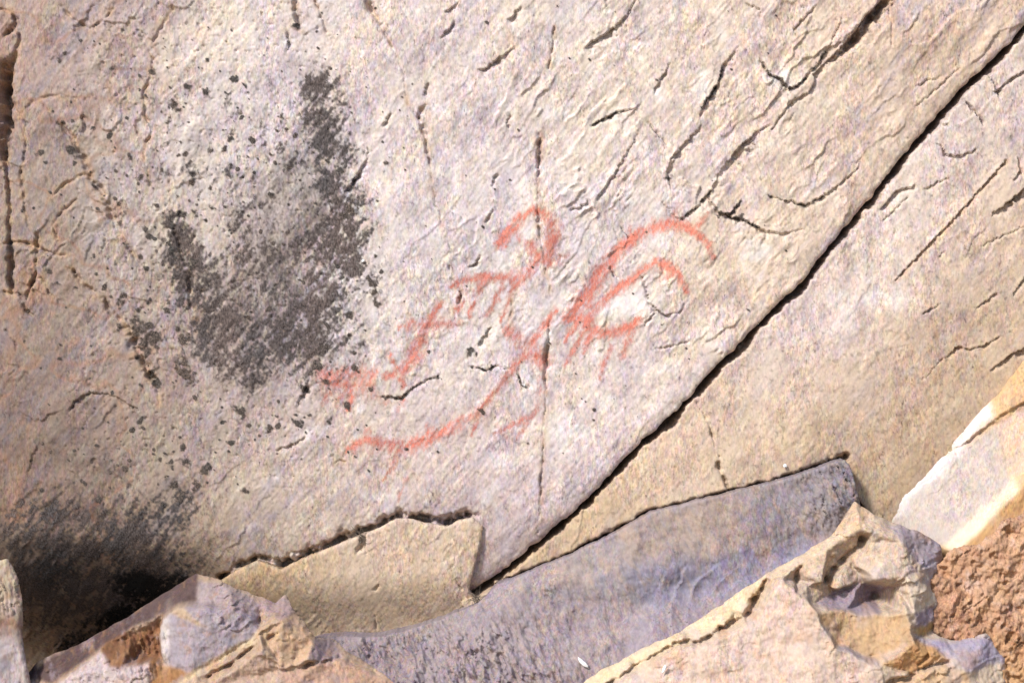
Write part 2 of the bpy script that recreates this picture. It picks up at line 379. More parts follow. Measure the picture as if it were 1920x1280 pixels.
# shallow flake terraces (upper right of the slab)
SC = [  # line, widths, drop ; drop falls on the lower-right side
 ([(1191, 0), (1174, 30), (1154, 50), (1124, 70), (1105, 82)], [3, 5, 9, 11, 10], 11),
 ([(961, 92), (932, 112), (904, 132)], [3, 8, 6], 9), ([(847, 50), (834, 64)], [6, 7], 9), ([(975, 14), (958, 32)], [4, 7], 8), ([(856, 6), (841, 20)], [5, 7], 7),
 ([(690, 279), (684, 302), (667, 333), (652, 354)], [2, 5, 7, 6], 9), ([(728, 219), (720, 232)], [4, 5], 7),
 ([(1255, 119), (1241, 144), (1227, 169)], [2, 5, 4], 7), ([(1192, 204), (1164, 206), (1144, 215), (1112, 233)], [3, 4, 5, 4], 7),
 ([(1196, 250), (1174, 289), (1151, 329), (1122, 368)], [2, 4, 5, 4], 6), ([(1218, 233), (1235, 255), (1247, 271)], [3, 4, 3], 6),
 ([(1102, 379), (1086, 389), (1070, 393)], [5, 6, 3], 6), ([(954, 218), (949, 236)], [3, 4], 5), ([(927, 330), (922, 344)], [5, 5], 8), ([(800, 158), (795, 171)], [4, 5], 7), ([(925, 390), (915, 406)], [3, 6], 7),
 ([(1245, 381), (1265, 405), (1280, 409), (1307, 386), (1334, 356), (1347, 326), (1364, 304), (1394, 268), (1418, 248), (1443, 234)], [3, 4, 5, 6, 6, 7, 13, 16, 10, 3], 12),
 ([(1383, 88), (1357, 121), (1346, 156), (1317, 202), (1312, 218)], [3, 6, 8, 9, 4], 9), ([(1312, 240), (1283, 270), (1256, 300), (1250, 330), (1254, 352)], [5, 9, 8, 6, 4], 9),
 ([(1653, -30), (1653, 0), (1626, 28), (1600, 62), (1574, 92), (1560, 106), (1528, 136), (1529, 154), (1515, 174), (1487, 188), (1466, 216), (1448, 240)], [16, 16, 16, 15, 12, 9, 7, 6, 5, 4, 3, 2], 24),
 ([(1431, 116), (1441, 138), (1465, 148), (1478, 165), (1498, 161), (1512, 141), (1535, 118), (1549, 97), (1576, 44), (1582, 27)], [4, 5, 6, 7, 6, 7, 6, 5, 3, 2], 7),
 ([(1530, 8), (1488, 55)], [2, 4], 6), ([(1400, 5), (1428, 18), (1430, 30)], [3, 4, 3], 4),
 ([(1441, 365), (1468, 373), (1512, 384), (1545, 366), (1566, 352), (1611, 315)], [2, 4, 5, 5, 5, 2], 6),
 ([(1328, 371), (1347, 396), (1371, 406), (1398, 413), (1424, 428), (1465, 438), (1510, 428)], [3, 6, 7, 6, 5, 4, 2], 7), ([(1390, 378), (1370, 398)], [4, 6], 6),
 ([(1716, 162), (1742, 148), (1768, 140)], [2, 4, 2], 4), ([(1722, 195), (1768, 156), (1802, 124)], [2, 4, 2], 4), ([(1762, 14), (1782, 34)], [2, 3], 4),
 ([(1200, 515), (1215, 540), (1217, 567), (1232, 580), (1250, 590), (1278, 581)], [2, 4, 4, 5, 5, 2], 6), ([(1227, 588), (1206, 606)], [3, 3], 5), ([(1292, 639), (1258, 648), (1228, 653)], [2, 3, 2], 4),
 ([(882, 684), (909, 692), (929, 685), (955, 690)], [3, 4, 4, 2], 4), ([(969, 693), (976, 719), (990, 727)], [3, 4, 3], 4),
 ([(823, 703), (798, 712), (774, 726), (751, 745), (715, 742)], [3, 5, 5, 5, 3], 5), ([(917, 615), (900, 642)], [5, 7], 9), ([(898, 482), (888, 497)], [4, 6], 8),
 ([(862, 548), (856, 568)], [5, 5], 8), ([(1142, 500), (1148, 515), (1158, 524)], [3, 4, 2], 6), ([(1166, 430), (1178, 448)], [3, 3], 5),
 ([(578, 708), (566, 738), (556, 756)], [3, 7, 5], 9), ([(126, 768), (144, 746), (165, 735), (188, 736), (215, 742), (237, 756), (256, 767)], [4, 6, 6, 4, 3, 4, 4], 7),
 ([(520, 842), (546, 832), (570, 820)], [3, 5, 3], 6), ([(536, 60), (540, 82), (534, 98)], [4, 7, 4], 8), ([(150, 218), (154, 236)], [5, 6], 7),
]
for i, (p, w, dr) in enumerate(SC): A.scarp(p, np.array(w, float)*1.15, dr*1.5, None, 3.0, i)
GV = [  # cracks: line, widths, depth
 ([(694, -40), (694, 3), (699, 20), (721, 60), (754, 128), (764, 195), (784, 222), (798, 259), (805, 302), (815, 373), (831, 427)], [7, 6, 4, 1.2, 1.1, 1.1, 3, 3, 1.2, 1.1, 1.4], 18),
 ([(1040, 50), (1033, 110), (1030, 128)], [1.5, 1.6, 1.6], 7), ([(1013, 250), (1011, 302), (1009, 340), (1009, 386)], [3.6, 4.0, 1.0, 1.0], 18),
 ([(1009, 386), (1011, 430), (1020, 480), (1023, 514), (1031, 531), (1031, 560)], [1.4, 4.4, 1.6, 1.4, 1.4, 0.8], 16),
 ([(1030, 600), (1026, 665), (1024, 700), (1022, 773), (1018, 800), (1019, 860), (1015, 890), (1012, 960), (1008, 1000)], [0.8, 4, 3.4, 1.0, 1.0, 0.9, 2.4, 0.9, 0.8], 16),
 ([(0, 60), (14, 52), (22, 38), (14, 18), (-6, 12)], [4, 6, 6, 4, 3], 20), ([(29, 62), (27, 86), (16, 112), (8, 140), (-4, 170)], [3, 5, 8, 10, 12], 34),
 ([(0, 120), (2, 180), (1, 235), (-3, 292)], [12, 15, 14, 9], 60), ([(0, 290), (8, 340), (11, 400), (10, 440), (14, 505), (12, 545)], [5, 4, 4, 4, 8, 5], 34),
 ([(64, 438), (66, 462), (62, 496)], [3, 5, 2], 12), ([(134, 507), (148, 527), (181, 558), (191, 554), (202, 578), (222, 601), (242, 621), (255, 662), (265, 685), (289, 712), (296, 742), (297, 760)], [3, 4, 4, 4, 5, 5, 8, 10, 7, 7, 4, 2], 22),
 ([(70, 190), (111, 232), (141, 265), (168, 333), (202, 383), (217, 432), (238, 464), (262, 500)], [2, 4, 6, 6, 8, 6, 4, 2], 13), ([(150, 325), (107, 353), (88, 372)], [3, 3, 2], 6),
 ([(114, 8), (128, 30), (164, 52), (196, 34), (214, 6)], [3, 2.5, 3, 2.5, 2], 7), ([(322, 14), (279, 88), (285, 135), (268, 168), (269, 215), (284, 244), (266, 278), (279, 345)], [2, 2.5, 2.5, 3, 3, 2.5, 2, 2], 7),
 ([(327, 437), (339, 480), (353, 517), (353, 564), (373, 628)], [3, 5, 5, 3, 2], 9), ([(28, 212), (70, 182), (110, 178), (141, 182)], [3, 4, 3, 2], 5), ([(0, 545), (30, 552), (44, 580), (54, 590)], [3, 3, 4, 3], 10), ([(44, 560), (52, 530), (70, 520)], [2, 3, 2], 8),
 ([(550, -10), (557, 30), (562, 52)], [4, 7, 5], 14), ([(590, 0), (602, 30), (612, 60)], [2, 2, 2], 7), ([(0, 455), (30, 452), (64, 462), (96, 476), (126, 478)], [2, 3, 5, 3, 2], 12), ([(64, 496), (60, 520), (40, 556)], [2, 3, 2], 10), ([(104, 452), (96, 420), (112, 396), (140, 372)], [2, 2, 2, 2], 6), ([(20, 200), (44, 230), (40, 290), (34, 320)], [2, 3, 2, 2], 7), ([(72, 520), (96, 560), (92, 590)], [2, 2, 1], 6), ([(120, 500), (134, 508)], [2, 3], 8),
 ([(33, 320), (38, 360), (44, 400), (48, 425)], [3, 3, 2, 2], 7),
 ([(2, 620), (22, 640), (26, 660)], [2, 2, 2], 5), ([(1670, 0), (1674, 60), (1675, 84)], [1.4, 1.4, 1.2], 5), ([(784, 222), (792, 205), (797, 196)], [3, 5, 2], 10), ([(783, 215), (793, 240), (798, 252)], [2, 5, 3], 12),
 ([(958, 560), (962, 580), (950, 610)], [1, 2, 1], 5), ([(842, 500), (849, 516)], [1.5, 1.5], 6), ([(628, 870), (636, 862), (648, 866)], [1.5, 2, 1.5], 6),
]
for i, (p, w, dp) in enumerate(GV): A.groove(p, np.array(w, float), dp, 3.0, i, 0.3 if dp > 25 else 0.8)
A.groove([(1664, -30), (1664, 0), (1636, 30), (1612, 62), (1584, 94), (1566, 112)], np.array([5, 6, 7, 6, 5, 3.]), 40, 2, 70, 0.4)
# the seam above the thin flake
SEAM = [(405, 1090), (440, 1066), (481, 1047), (500, 1052), (525, 1064), (560, 1046), (600, 1030), (680, 996), (712, 984), (742, 968), (765, 966), (790, 974), (838, 982), (862, 970), (888, 966)]
A.groove(SEAM, np.array([5, 6, 5, 6, 8, 8, 8, 9, 9, 8, 7, 8, 9, 10, 7], float), 46, 1.5, 71)
# pitted zone on the left
pit = smooth(0.25, 0.6, fbm(U, V, 10, 51, 2))*smooth(760, 560, U)*smooth(1000, 820, V)*smooth(60, 200, U)
A.H -= 3.2*pit
crust = smooth(0.0, 0.5, fbm(U, V, 38, 57, 4, 0.65))*np.exp(-((U-760)/260)**2-((V-640)/190)**2)
A.H += 5.0*crust*(0.7+0.6*fbm(U, V, 12, 58, 2))
# pigment: weathered brown on the left, with vignetting put into the colour
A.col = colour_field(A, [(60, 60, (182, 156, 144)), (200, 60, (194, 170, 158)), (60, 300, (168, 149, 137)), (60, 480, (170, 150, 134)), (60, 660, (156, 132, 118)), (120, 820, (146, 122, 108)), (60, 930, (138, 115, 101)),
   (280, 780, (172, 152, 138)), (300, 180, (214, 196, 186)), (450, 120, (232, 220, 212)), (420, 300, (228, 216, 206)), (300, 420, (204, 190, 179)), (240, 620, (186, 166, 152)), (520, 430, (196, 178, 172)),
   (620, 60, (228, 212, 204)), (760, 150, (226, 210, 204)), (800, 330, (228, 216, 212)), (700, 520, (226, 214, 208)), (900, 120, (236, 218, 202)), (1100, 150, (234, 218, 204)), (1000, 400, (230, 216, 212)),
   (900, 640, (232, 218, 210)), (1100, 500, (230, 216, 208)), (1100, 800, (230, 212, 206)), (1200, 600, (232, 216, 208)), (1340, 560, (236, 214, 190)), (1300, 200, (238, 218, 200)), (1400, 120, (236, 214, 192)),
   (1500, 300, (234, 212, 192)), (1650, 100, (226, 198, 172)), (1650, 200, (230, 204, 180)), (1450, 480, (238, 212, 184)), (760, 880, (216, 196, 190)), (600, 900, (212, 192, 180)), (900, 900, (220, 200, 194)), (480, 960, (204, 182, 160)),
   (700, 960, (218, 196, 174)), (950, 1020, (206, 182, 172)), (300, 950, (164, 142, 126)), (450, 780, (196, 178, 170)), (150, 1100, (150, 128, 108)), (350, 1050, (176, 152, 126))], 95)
mottle(A, 61, 0.62, 0.60, 0.17)
striate(A, 0.55+0.6*np.exp(-((U-780)/260)**2-((V-880)/110)**2)+0.5*upz, 0.9, 0.14, 441)
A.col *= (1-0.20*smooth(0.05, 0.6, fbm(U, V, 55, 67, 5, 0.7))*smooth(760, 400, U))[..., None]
tint(A, 0.75*smooth(0.15, 0.5, fbm(U, V, 60, 83, 3))*smooth(1560, 1300, U)*smooth(300, 620, U)*0.6, WHITE)
# pale patches where flakes came off, tan iron staining along the old veins
for (cu, cv, ru, rv) in [(1160, 575, 42, 22), (1255, 360, 26, 16), (1185, 372, 20, 14), (1315, 165, 14, 34), (1060, 810, 26, 40), (710, 705, 8, 18), (1000, 700, 40, 30), (1470, 150, 40, 16), (1420, 470, 30, 20)]:
    e = ((U-cu)/ru)**2+((V-cv)/rv)**2; tint(A, 0.5*smooth(1.7, 0.2, e+1.3*fbm(U, V, 20, 93, 4, 0.65)), WHITE)
for i, (p, w, dp) in enumerate(GV):
    d, _, wf = A.line(np.array(p, float), 26, np.array(w, float))
    tint(A, 0.60*np.exp(-(d/(wf*1.6+4))**2)*smooth(-0.35, 0.4, fbm(U, V, 22, 97, 2)), TAN*0.8)
veins = smooth(0.06, 0.0, np.abs(fbm(U+30*fbm(U, V, 60, 5, 2), V, 190, 119, 3)))*smooth(420, 200, U)
tint(A, 0.45*veins, alb((176, 130, 98)))
tint(A, 0.40*smooth(0.12, 0.5, streak(U, V, math.radians(-76), 260, 30, 447, 4))*smooth(460, 200, U), alb((178, 140, 112)))
tint(A, 0.55*smooth(0.3, 0.9, crust+0.3*fbm(U, V, 20, 59, 3)), CREAM)
tint(A, 0.5*smooth(0.2, 0.55, fbm(U, V, 26, 63, 4, 0.65))*np.exp(-((U-800)/230)**2-((V-640)/170)**2), alb((168, 160, 166)))
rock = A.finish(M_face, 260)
tag(rock, 'pale cracked rock slab bearing the red paintings, above the long diagonal crack', 'rock slab')

# ------------------------------------------------------------------ dark lichen, soot and painted shade on the slab
def ell(cu, cv, ru, rv): return np.exp(-((U-cu)/ru)**2-((V-cv)/rv)**2)
WX = 30*fbm(U, V, 90, 127, 4, 0.6); WY = 30*fbm(U, V, 90, 129, 4, 0.6)
grn = np.clip(0.5+1.0*streak(U, V, GRAIN, 44, 13, 131, 4, 0.78)+0.95*fbm(U, V, 70, 137, 6, 0.78)+0.25*fbm(U, V, 6, 139, 1), -0.3, 1.3)
def thick(pts, w, R=230):
    d, _, wf = A.line(np.array(pts, float), R, np.array(w, float), (WX, WY)); return smooth(3.3, 0.0, d/wf)
def cover(m): return smooth(-0.34, 0.70, grn-(1-m))*smooth(0.02, 0.14, m)
m1 = 0.80*thick([(592, 160), (608, 220), (626, 300), (630, 380), (642, 450), (622, 525), (585, 590), (525, 640), (465, 655), (415, 615), (380, 555), (352, 490), (336, 430)], [20, 28, 27, 28, 38, 44, 50, 50, 46, 44, 38, 28, 18])
m1 = np.maximum(m1, 0.66*ell(490, 500, 125, 125)); m1 = np.maximum(m1, 0.50*ell(565, 280, 60, 110)); m1 = np.maximum(m1, 0.30*ell(420, 380, 210, 220)); m1 = np.maximum(m1, 0.40*ell(600, 640, 60, 60))
hz = 0.36*ell(515, 470, 110, 170)+0.30*ell(600, 300, 60, 150)+0.28*ell(520, 610, 150, 90)
hz = hz*np.clip(0.9+0.8*fbm(U, V, 80, 133, 4)+0.5*(grn-0.5), 0.2, 1.6)
o = A.overlay('lichen_crust', np.maximum(cover(m1), np.clip(hz, 0, 0.55)), 0.5, M_lichen, 0.08, bump=1.2); o['label'] = 'large dark grey hook-shaped lichen and soot patch left of the red figures'
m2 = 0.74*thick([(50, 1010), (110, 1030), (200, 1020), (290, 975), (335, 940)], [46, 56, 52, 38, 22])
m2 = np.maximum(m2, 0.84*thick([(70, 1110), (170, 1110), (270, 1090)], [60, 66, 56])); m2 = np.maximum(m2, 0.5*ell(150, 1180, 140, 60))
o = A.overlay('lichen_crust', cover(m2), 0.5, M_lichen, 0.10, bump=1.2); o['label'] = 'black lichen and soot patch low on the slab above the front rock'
m3 = np.maximum(1.05*ell(242, 1112, 66, 44), 0.85*thick([(70, 1250), (150, 1210), (230, 1165), (310, 1110)], [18, 20, 20, 14]))  # soot plus painted shade for the crevice above the front rock
o = A.overlay('soot_shade_patch', 0.85*smooth(-0.5, 0.8, grn-(1-m3))*smooth(0.0, 0.7, m3), 1.6, M_soot_shade, 0.10, bump=0.3); o['label'] = 'jet black soot and painted shade behind the tip of the front rock'
# single spots
rs = random.Random(4)
spots = [(228, 55, 6, 7), (283, 135, 8, 9), (350, 160, 7, 11), (385, 172, 9, 8), (325, 195, 11, 8), (330, 204, 7, 6), (314, 222, 8, 6), (437, 148, 7, 9), (130, 280, 9, 12), (137, 303, 6, 6), (70, 285, 11, 7), (260, 333, 9, 7), (300, 320, 6, 6), (338, 402, 9, 12),
  (347, 290, 6, 7), (358, 340, 8, 8), (320, 420, 9, 9), (430, 262, 6, 6), (272, 502, 7, 9), (178, 512, 5, 4), (191, 539, 10, 5), (223, 563, 13, 10), (311, 583, 6, 10), (258, 618, 20, 14), (250, 600, 12, 9), (280, 612, 9, 14), (289, 635, 18, 15), (268, 640, 18, 12), (341, 635, 13, 14), (275, 660, 13, 8),
  (346, 702, 12, 22), (344, 680, 7, 10), (282, 697, 12, 8), (294, 719, 9, 12), (262, 789, 9, 7), (447, 769, 9, 16), (455, 782, 8, 6), (416, 791, 5, 6), (557, 793, 6, 16), (571, 728, 6, 18), (604, 655, 15, 12), (598, 685, 10, 12), (360, 494, 15, 13), (322, 467, 12, 10), (375, 540, 10, 9),
  (655, 390, 17, 13), (645, 402, 12, 9), (698, 530, 10, 17), (703, 548, 11, 9), (706, 570, 6, 10), (654, 592, 8, 12), (725, 605, 7, 8), (690, 520, 9, 6), (640, 320, 9, 12), (880, 662, 9, 6), (884, 656, 6, 10), (893, 663, 6, 4), (648, 760, 8, 9), (382, 880, 11, 10), (345, 865, 10, 12), (205, 885, 5, 5), (155, 905, 5, 7), (183, 935, 9, 6), (335, 935, 16, 7), (365, 905, 7, 9), (325, 910, 9, 6), (1114, 768, 4, 4), (340, 840, 8, 6), (430, 830, 7, 7), (520, 800, 8, 6), (620, 785, 12, 5), (905, 772, 5, 9), (762, 842, 4, 4), (1350, 400, 8, 5), (1390, 404, 7, 5), (1254, 335, 7, 9), (555, 45, 8, 12), (1895, 292, 12, 12)]
for k in range(1500):
    u, v = rs.uniform(20, 760), rs.uniform(20, 960)
    w = math.exp(-((u-380)/230)**2-((v-420)/330)**2)*0.9+0.5*math.exp(-((u-300)/200)**2-((v-880)/90)**2)+0.55*math.exp(-((u-640)/110)**2-((v-700)/130)**2)+0.05
    if rs.random() < w:
        r = rs.choice([1.4, 1.7, 2, 2.4, 3, 3.6, 5]); spots.append((u, v, r*rs.uniform(.7, 1.3), r*rs.uniform(.8, 1.5)))
for k in range(110):
    r = rs.choice([1.3, 1.6, 2, 2.6]); spots.append((rs.uniform(600, 1500), rs.uniform(0, 850), r, r*1.4))
d3 = np.zeros(U.shape); nz = 0.9*fbm(U, V, 9, 141, 3, 0.6)+0.5*fbm(U, V, 22, 143, 2)
for (cu, cv, ru, rv) in spots:
    ru *= 0.85; rv *= 0.85
    q_ = A.sl((cu, cv), (cu, cv), max(ru, rv)*2.2+3)
    x, y = U[q_]-cu, V[q_]-cv; x2 = x*0.82+y*0.57; y2 = -x*0.57+y*0.82
    e = (x2/rv)**2+(y2/ru)**2
    d3[q_] = np.maximum(d3[q_], np.clip(1.05-0.60*np.sqrt(e)+0.85*nz[q_], 0, 1)*(e < 4.5))
# crusty dark growth and painted hollow shade along scalloped flake edges
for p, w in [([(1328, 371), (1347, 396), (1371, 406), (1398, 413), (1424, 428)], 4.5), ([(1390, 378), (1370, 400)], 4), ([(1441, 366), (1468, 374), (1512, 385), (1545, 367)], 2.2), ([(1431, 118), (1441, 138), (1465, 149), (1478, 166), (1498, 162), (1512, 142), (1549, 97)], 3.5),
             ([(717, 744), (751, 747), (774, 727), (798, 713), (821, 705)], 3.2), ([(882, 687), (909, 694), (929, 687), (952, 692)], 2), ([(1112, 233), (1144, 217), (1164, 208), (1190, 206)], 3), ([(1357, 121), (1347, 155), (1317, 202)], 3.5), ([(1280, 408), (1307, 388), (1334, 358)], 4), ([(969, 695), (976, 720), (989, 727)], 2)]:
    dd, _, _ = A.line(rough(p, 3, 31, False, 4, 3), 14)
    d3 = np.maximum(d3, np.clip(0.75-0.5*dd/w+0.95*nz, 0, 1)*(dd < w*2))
fine = smooth(0.30, 0.62, fbm(U, V, 13, 147, 3, 0.6))*np.clip(0.75*ell(330, 330, 230, 260)+0.8*ell(640, 720, 130, 140)+0.6*ell(330, 880, 190, 90), 0, 0.8)
d3 = np.maximum(d3, fine*0.85)
o = A.overlay('lichen_spots', d3, 0.6, M_speck, 0.25, bump=1.0); o['kind'] = 'stuff'; o['label'] = 'small black lichen spots and dark edge lines scattered over the pale slab'

# ------------------------------------------------------------------ the red paintings
pn = 0.92+0.9*streak(U, V, GRAIN, 46, 8, 151, 4, 0.65)+0.9*fbm(U, V, 60, 155, 5, 0.68); wx = 8*fbm(U, V, 17, 161, 5, 0.7); wy = 8*fbm(U, V, 15, 165, 4, 0.65)
def paint(label, strokes, blobs=()):
    d = np.zeros(U.shape)
    for (p, w, st) in strokes:
        w = np.array(w, float)*1.30; dd, _, wf = A.line(np.array(p, float), np.max(w)*1.9+5, w, (wx, wy))
        d = np.maximum(d, st*smooth(2.1, -0.1, dd/wf))
    for (cu, cv, ru, rv, st) in blobs:
        d = np.maximum(d, st*smooth(1.5, 0.2, np.sqrt(((U+2*wx-cu)/ru)**2+((V+2*wy-cv)/rv)**2)))
    o = A.overlay('painted_figure', d*np.clip(pn, 0.12, 1.35), 0.25, M_paint, 0.05); o['label'] = label
    return o
paint('hook-headed red painted figure with a fringed body, uppermost of the paintings', [
  ([(937, 457), (955, 435), (975, 408), (992, 396), (1010, 396), (1027, 408), (1040, 427), (1036, 450), (1031, 467), (1030, 490)], [7, 8, 7, 7, 7, 8, 10, 9, 8, 8], 0.85),
  ([(995, 460), (1003, 478), (1022, 490), (1040, 492), (1062, 478)], [8, 7, 6, 8, 5], 0.8),
  ([(1007, 482), (1000, 502), (985, 514), (966, 522), (947, 520), (912, 519), (880, 524), (860, 532), (846, 538)], [8, 9, 9, 9, 7, 6, 6, 6, 4], 0.9),
  ([(960, 524), (980, 516)], [9, 9], 0.85), ([(907, 527), (893, 555), (883, 578), (880, 596)], [7, 6, 5, 3], 0.85), ([(944, 530), (930, 559), (912, 590)], [6, 5, 4], 0.75), ([(968, 528), (954, 564), (939, 600)], [6, 4, 3], 0.75),
  ([(862, 530), (860, 555), (858, 582)], [4, 3, 5], 0.6), ([(870, 566), (857, 581)], [4, 5], 0.9), ([(860, 548), (905, 538)], [5, 6], 0.5)], [(948, 443, 16, 14, 0.5), (972, 446, 8, 14, 0.45)])
paint('red painted cross with a thick trailing body, nearest the dark lichen patch', [
  ([(825, 566), (811, 592), (794, 618), (778, 653)], [4, 5, 8, 10], 0.85), ([(752, 614), (785, 607), (823, 611), (862, 604)], [6, 7, 7, 5], 0.7),
  ([(790, 636), (777, 667), (761, 689), (747, 700), (723, 705)], [10, 11, 7, 6, 5], 0.85), ([(732, 664), (743, 695), (756, 722)], [4, 5, 5], 0.65), ([(810, 618), (830, 604)], [8, 7], 0.6)])
paint('blurred red paint smudge at the lower left end of the paintings', [
  ([(608, 700), (650, 700), (696, 700)], [12, 14, 10], 0.6), ([(616, 716), (660, 718), (690, 716)], [12, 16, 10], 0.6), ([(612, 736), (604, 762)], [8, 5], 0.45), ([(640, 740), (630, 766)], [6, 3], 0.4), ([(657, 745), (652, 768)], [6, 4], 0.6), ([(756, 750), (744, 772)], [6, 4], 0.5), ([(725, 752), (700, 740)], [7, 10], 0.35)], [(655, 715, 46, 22, 0.5)])
paint('largest red painted figure with two long arched arms and fringe of legs', [
  ([(1337, 484), (1325, 455), (1305, 437), (1285, 425), (1260, 417), (1235, 425), (1210, 435), (1180, 452), (1160, 470), (1142, 492), (1125, 512), (1110, 537), (1096, 560), (1075, 583), (1060, 598)], [4, 5, 6, 8, 9, 8, 8, 9, 9, 9, 11, 11, 10, 9, 7], 0.92),
  ([(1326, 400), (1302, 430)], [4, 6], 0.75), ([(1268, 390), (1261, 412)], [4, 5], 0.6), ([(1226, 412), (1205, 436)], [5, 6], 0.6), ([(1185, 430), (1172, 452)], [6, 6], 0.45),
  ([(1290, 550), (1272, 516), (1250, 500), (1230, 490), (1205, 505), (1180, 527), (1150, 547), (1125, 570), (1107, 582), (1098, 600)], [4, 6, 8, 6, 6, 7, 7, 8, 11, 10], 0.78),
  ([(1100, 596), (1106, 618), (1125, 625), (1150, 622), (1180, 612), (1200, 598)], [10, 12, 8, 8, 7, 4], 0.88),
  ([(1110, 626), (1095, 662)], [7, 3], 0.8), ([(1092, 625), (1072, 664), (1060, 684)], [5, 5, 3], 0.7), ([(1078, 606), (1058, 640)], [6, 3], 0.7), ([(1184, 616), (1176, 642), (1166, 672)], [8, 7, 4], 0.62), ([(1145, 648), (1134, 676), (1124, 710)], [4, 5, 3], 0.7), ([(1098, 590), (1075, 598)], [9, 8], 0.8)],
  [(1247, 510, 16, 16, 0.6), (1272, 512, 10, 14, 0.45)])
paint('red painted cross in the middle with a long thin tail to a smear', [
  ([(1042, 580), (1025, 605), (1005, 632), (988, 652), (968, 684), (936, 726), (908, 758), (894, 786)], [4, 5, 6, 7, 6, 5, 5, 3], 0.72), ([(955, 623), (972, 636), (990, 650), (1006, 664), (1020, 682)], [10, 11, 11, 11, 9], 0.72),
  ([(898, 772), (872, 786), (842, 805), (804, 822), (768, 838), (733, 835), (685, 824), (650, 842)], [8, 8, 8, 9, 11, 9, 7, 6], 0.72), ([(804, 800), (796, 828)], [5, 7], 0.6), ([(692, 806), (680, 826)], [4, 6], 0.5), ([(744, 858), (720, 900)], [5, 2.5], 0.6), ([(762, 893), (746, 938)], [4, 3], 0.45), ([(892, 786), (886, 812)], [4, 3], 0.6), ([(650, 850), (690, 846)], [8, 8], 0.35)], [(780, 840, 30, 12, 0.35)])
paint('faint red paint line beside the thin vertical crack, below the middle cross', [
  ([(1016, 708), (1013, 735), (1011, 759)], [6, 7, 6], 0.42), ([(1011, 765), (994, 780), (966, 794), (926, 812)], [5, 5, 4, 3], 0.6), ([(990, 790), (966, 828)], [4, 2], 0.5), ([(958, 806), (944, 830)], [3, 2], 0.4)])

# ------------------------------------------------------------------ the slab right of the long crack
under = [(a-34, b-30) for (a, b) in CR]
B = Grid('cream_rock', [(2250, -200), (2075, -130)]+under[::-1][1:]+[(840, 1100), (880, 1150), (1000, 1125), (1200, 1040), (1400, 980), (1600, 920), (1650, 1000), (1720, 980), (1790, 880), (1860, 790), (1905, 745), (1935, 690), (2000, 600), (2250, 330)], -6, 2.0, 2.0, 5)
gU, gV = B.U, B.V
d, sg, _ = B.line(np.array([(2100, -115)]+CR[::-1], float), 300)
below = np.where(d > 1e8, 1e3, np.where(sg < 0, 1, -1)*d)      # positive on the open side of the crack
crw = np.clip(16+18*fbm(gU, gV, 46, 171, 4, 0.65), 8, 36)
relief(B, 173, 9, 2.0, 0.8)
B.H -= 7
B.H -= np.clip(95*(1-smooth(-4, 1, below/crw*3-0)), 0, 95)*0+95*(1-smooth(0.15, 1.0, below/crw))
B.H += 10*smooth(0, 240, d)
for i, (p, w, dr) in enumerate([
  ([(1849, 132), (1866, 160), (1872, 182)], [4, 6, 4], 8), ([(1920, 133), (1901, 144), (1869, 170)], [5, 5, 5], 8), ([(1814, 193), (1842, 229)], [4, 4], 9), ([(1828, 281), (1801, 292), (1777, 289), (1763, 271)], [3, 5, 5, 3], 8),
  ([(1712, 348), (1683, 356), (1656, 387)], [5, 8, 6], 8), ([(1776, 333), (1738, 352)], [3, 4], 5), ([(1932, 345), (1918, 356), (1895, 376), (1860, 401)], [14, 14, 12, 5], 15), ([(1885, 302), (1834, 359), (1767, 432), (1680, 523)], [4, 3.5, 4, 3], 8),
  ([(1872, 631), (1851, 644), (1817, 655), (1797, 648), (1772, 669)], [3, 5, 3, 6, 3], 9), ([(1765, 671), (1730, 710)], [3, 2], 4), ([(1925, 650), (1895, 665), (1857, 693)], [9, 8, 3], 12), ([(1862, 553), (1830, 579)], [4, 2], 6), ([(1758, 571), (1732, 586)], [3, 3], 6), ([(1920, 520), (1900, 552)], [5, 3], 8),
  ([(1770, 470), (1760, 480)], [2, 3], 4), ([(1752, 238), (1775, 232)], [3, 4], 5), ([(1908, 300), (1912, 320), (1902, 334)], [4, 5, 3], 8), ([(1840, 460), (1880, 440), (1920, 425)], [2, 3, 2], 4), ([(1700, 370), (1660, 410)], [2, 3], 4)]):
    B.scarp(p, np.array(w, float)*1.1, dr*1.5, None, 2.6, 60+i)
for i, (p, w, dp) in enumerate([([(1306, 755), (1330, 796), (1347, 857)], [2, 2.2, 1.4], 10), ([(1347, 868), (1353, 885), (1368, 920)], [3, 4, 2], 16), ([(1700, 0), (1702, 10)], [1, 1], 2), ([(1160, 868), (1163, 850)], [2, 2], 6)]):
    B.groove(p, np.array(w, float), dp, 2.0, 80+i)
B.groove([(900, 1110), (1000, 1069), (1080, 1035), (1160, 995), (1222, 959), (1300, 939), (1400, 915), (1500, 887), (1588, 857)], np.array([6, 5, 5, 8, 5, 4, 4, 5, 7.]), 46, 1.5, 91, 0.5)
flaky(B, 0.5+0*gU, 260, 80, 2.4, 6.0, 451); flaky(B, 0.4+0*gU, 120, 40, 1.6, 2.0, 457)
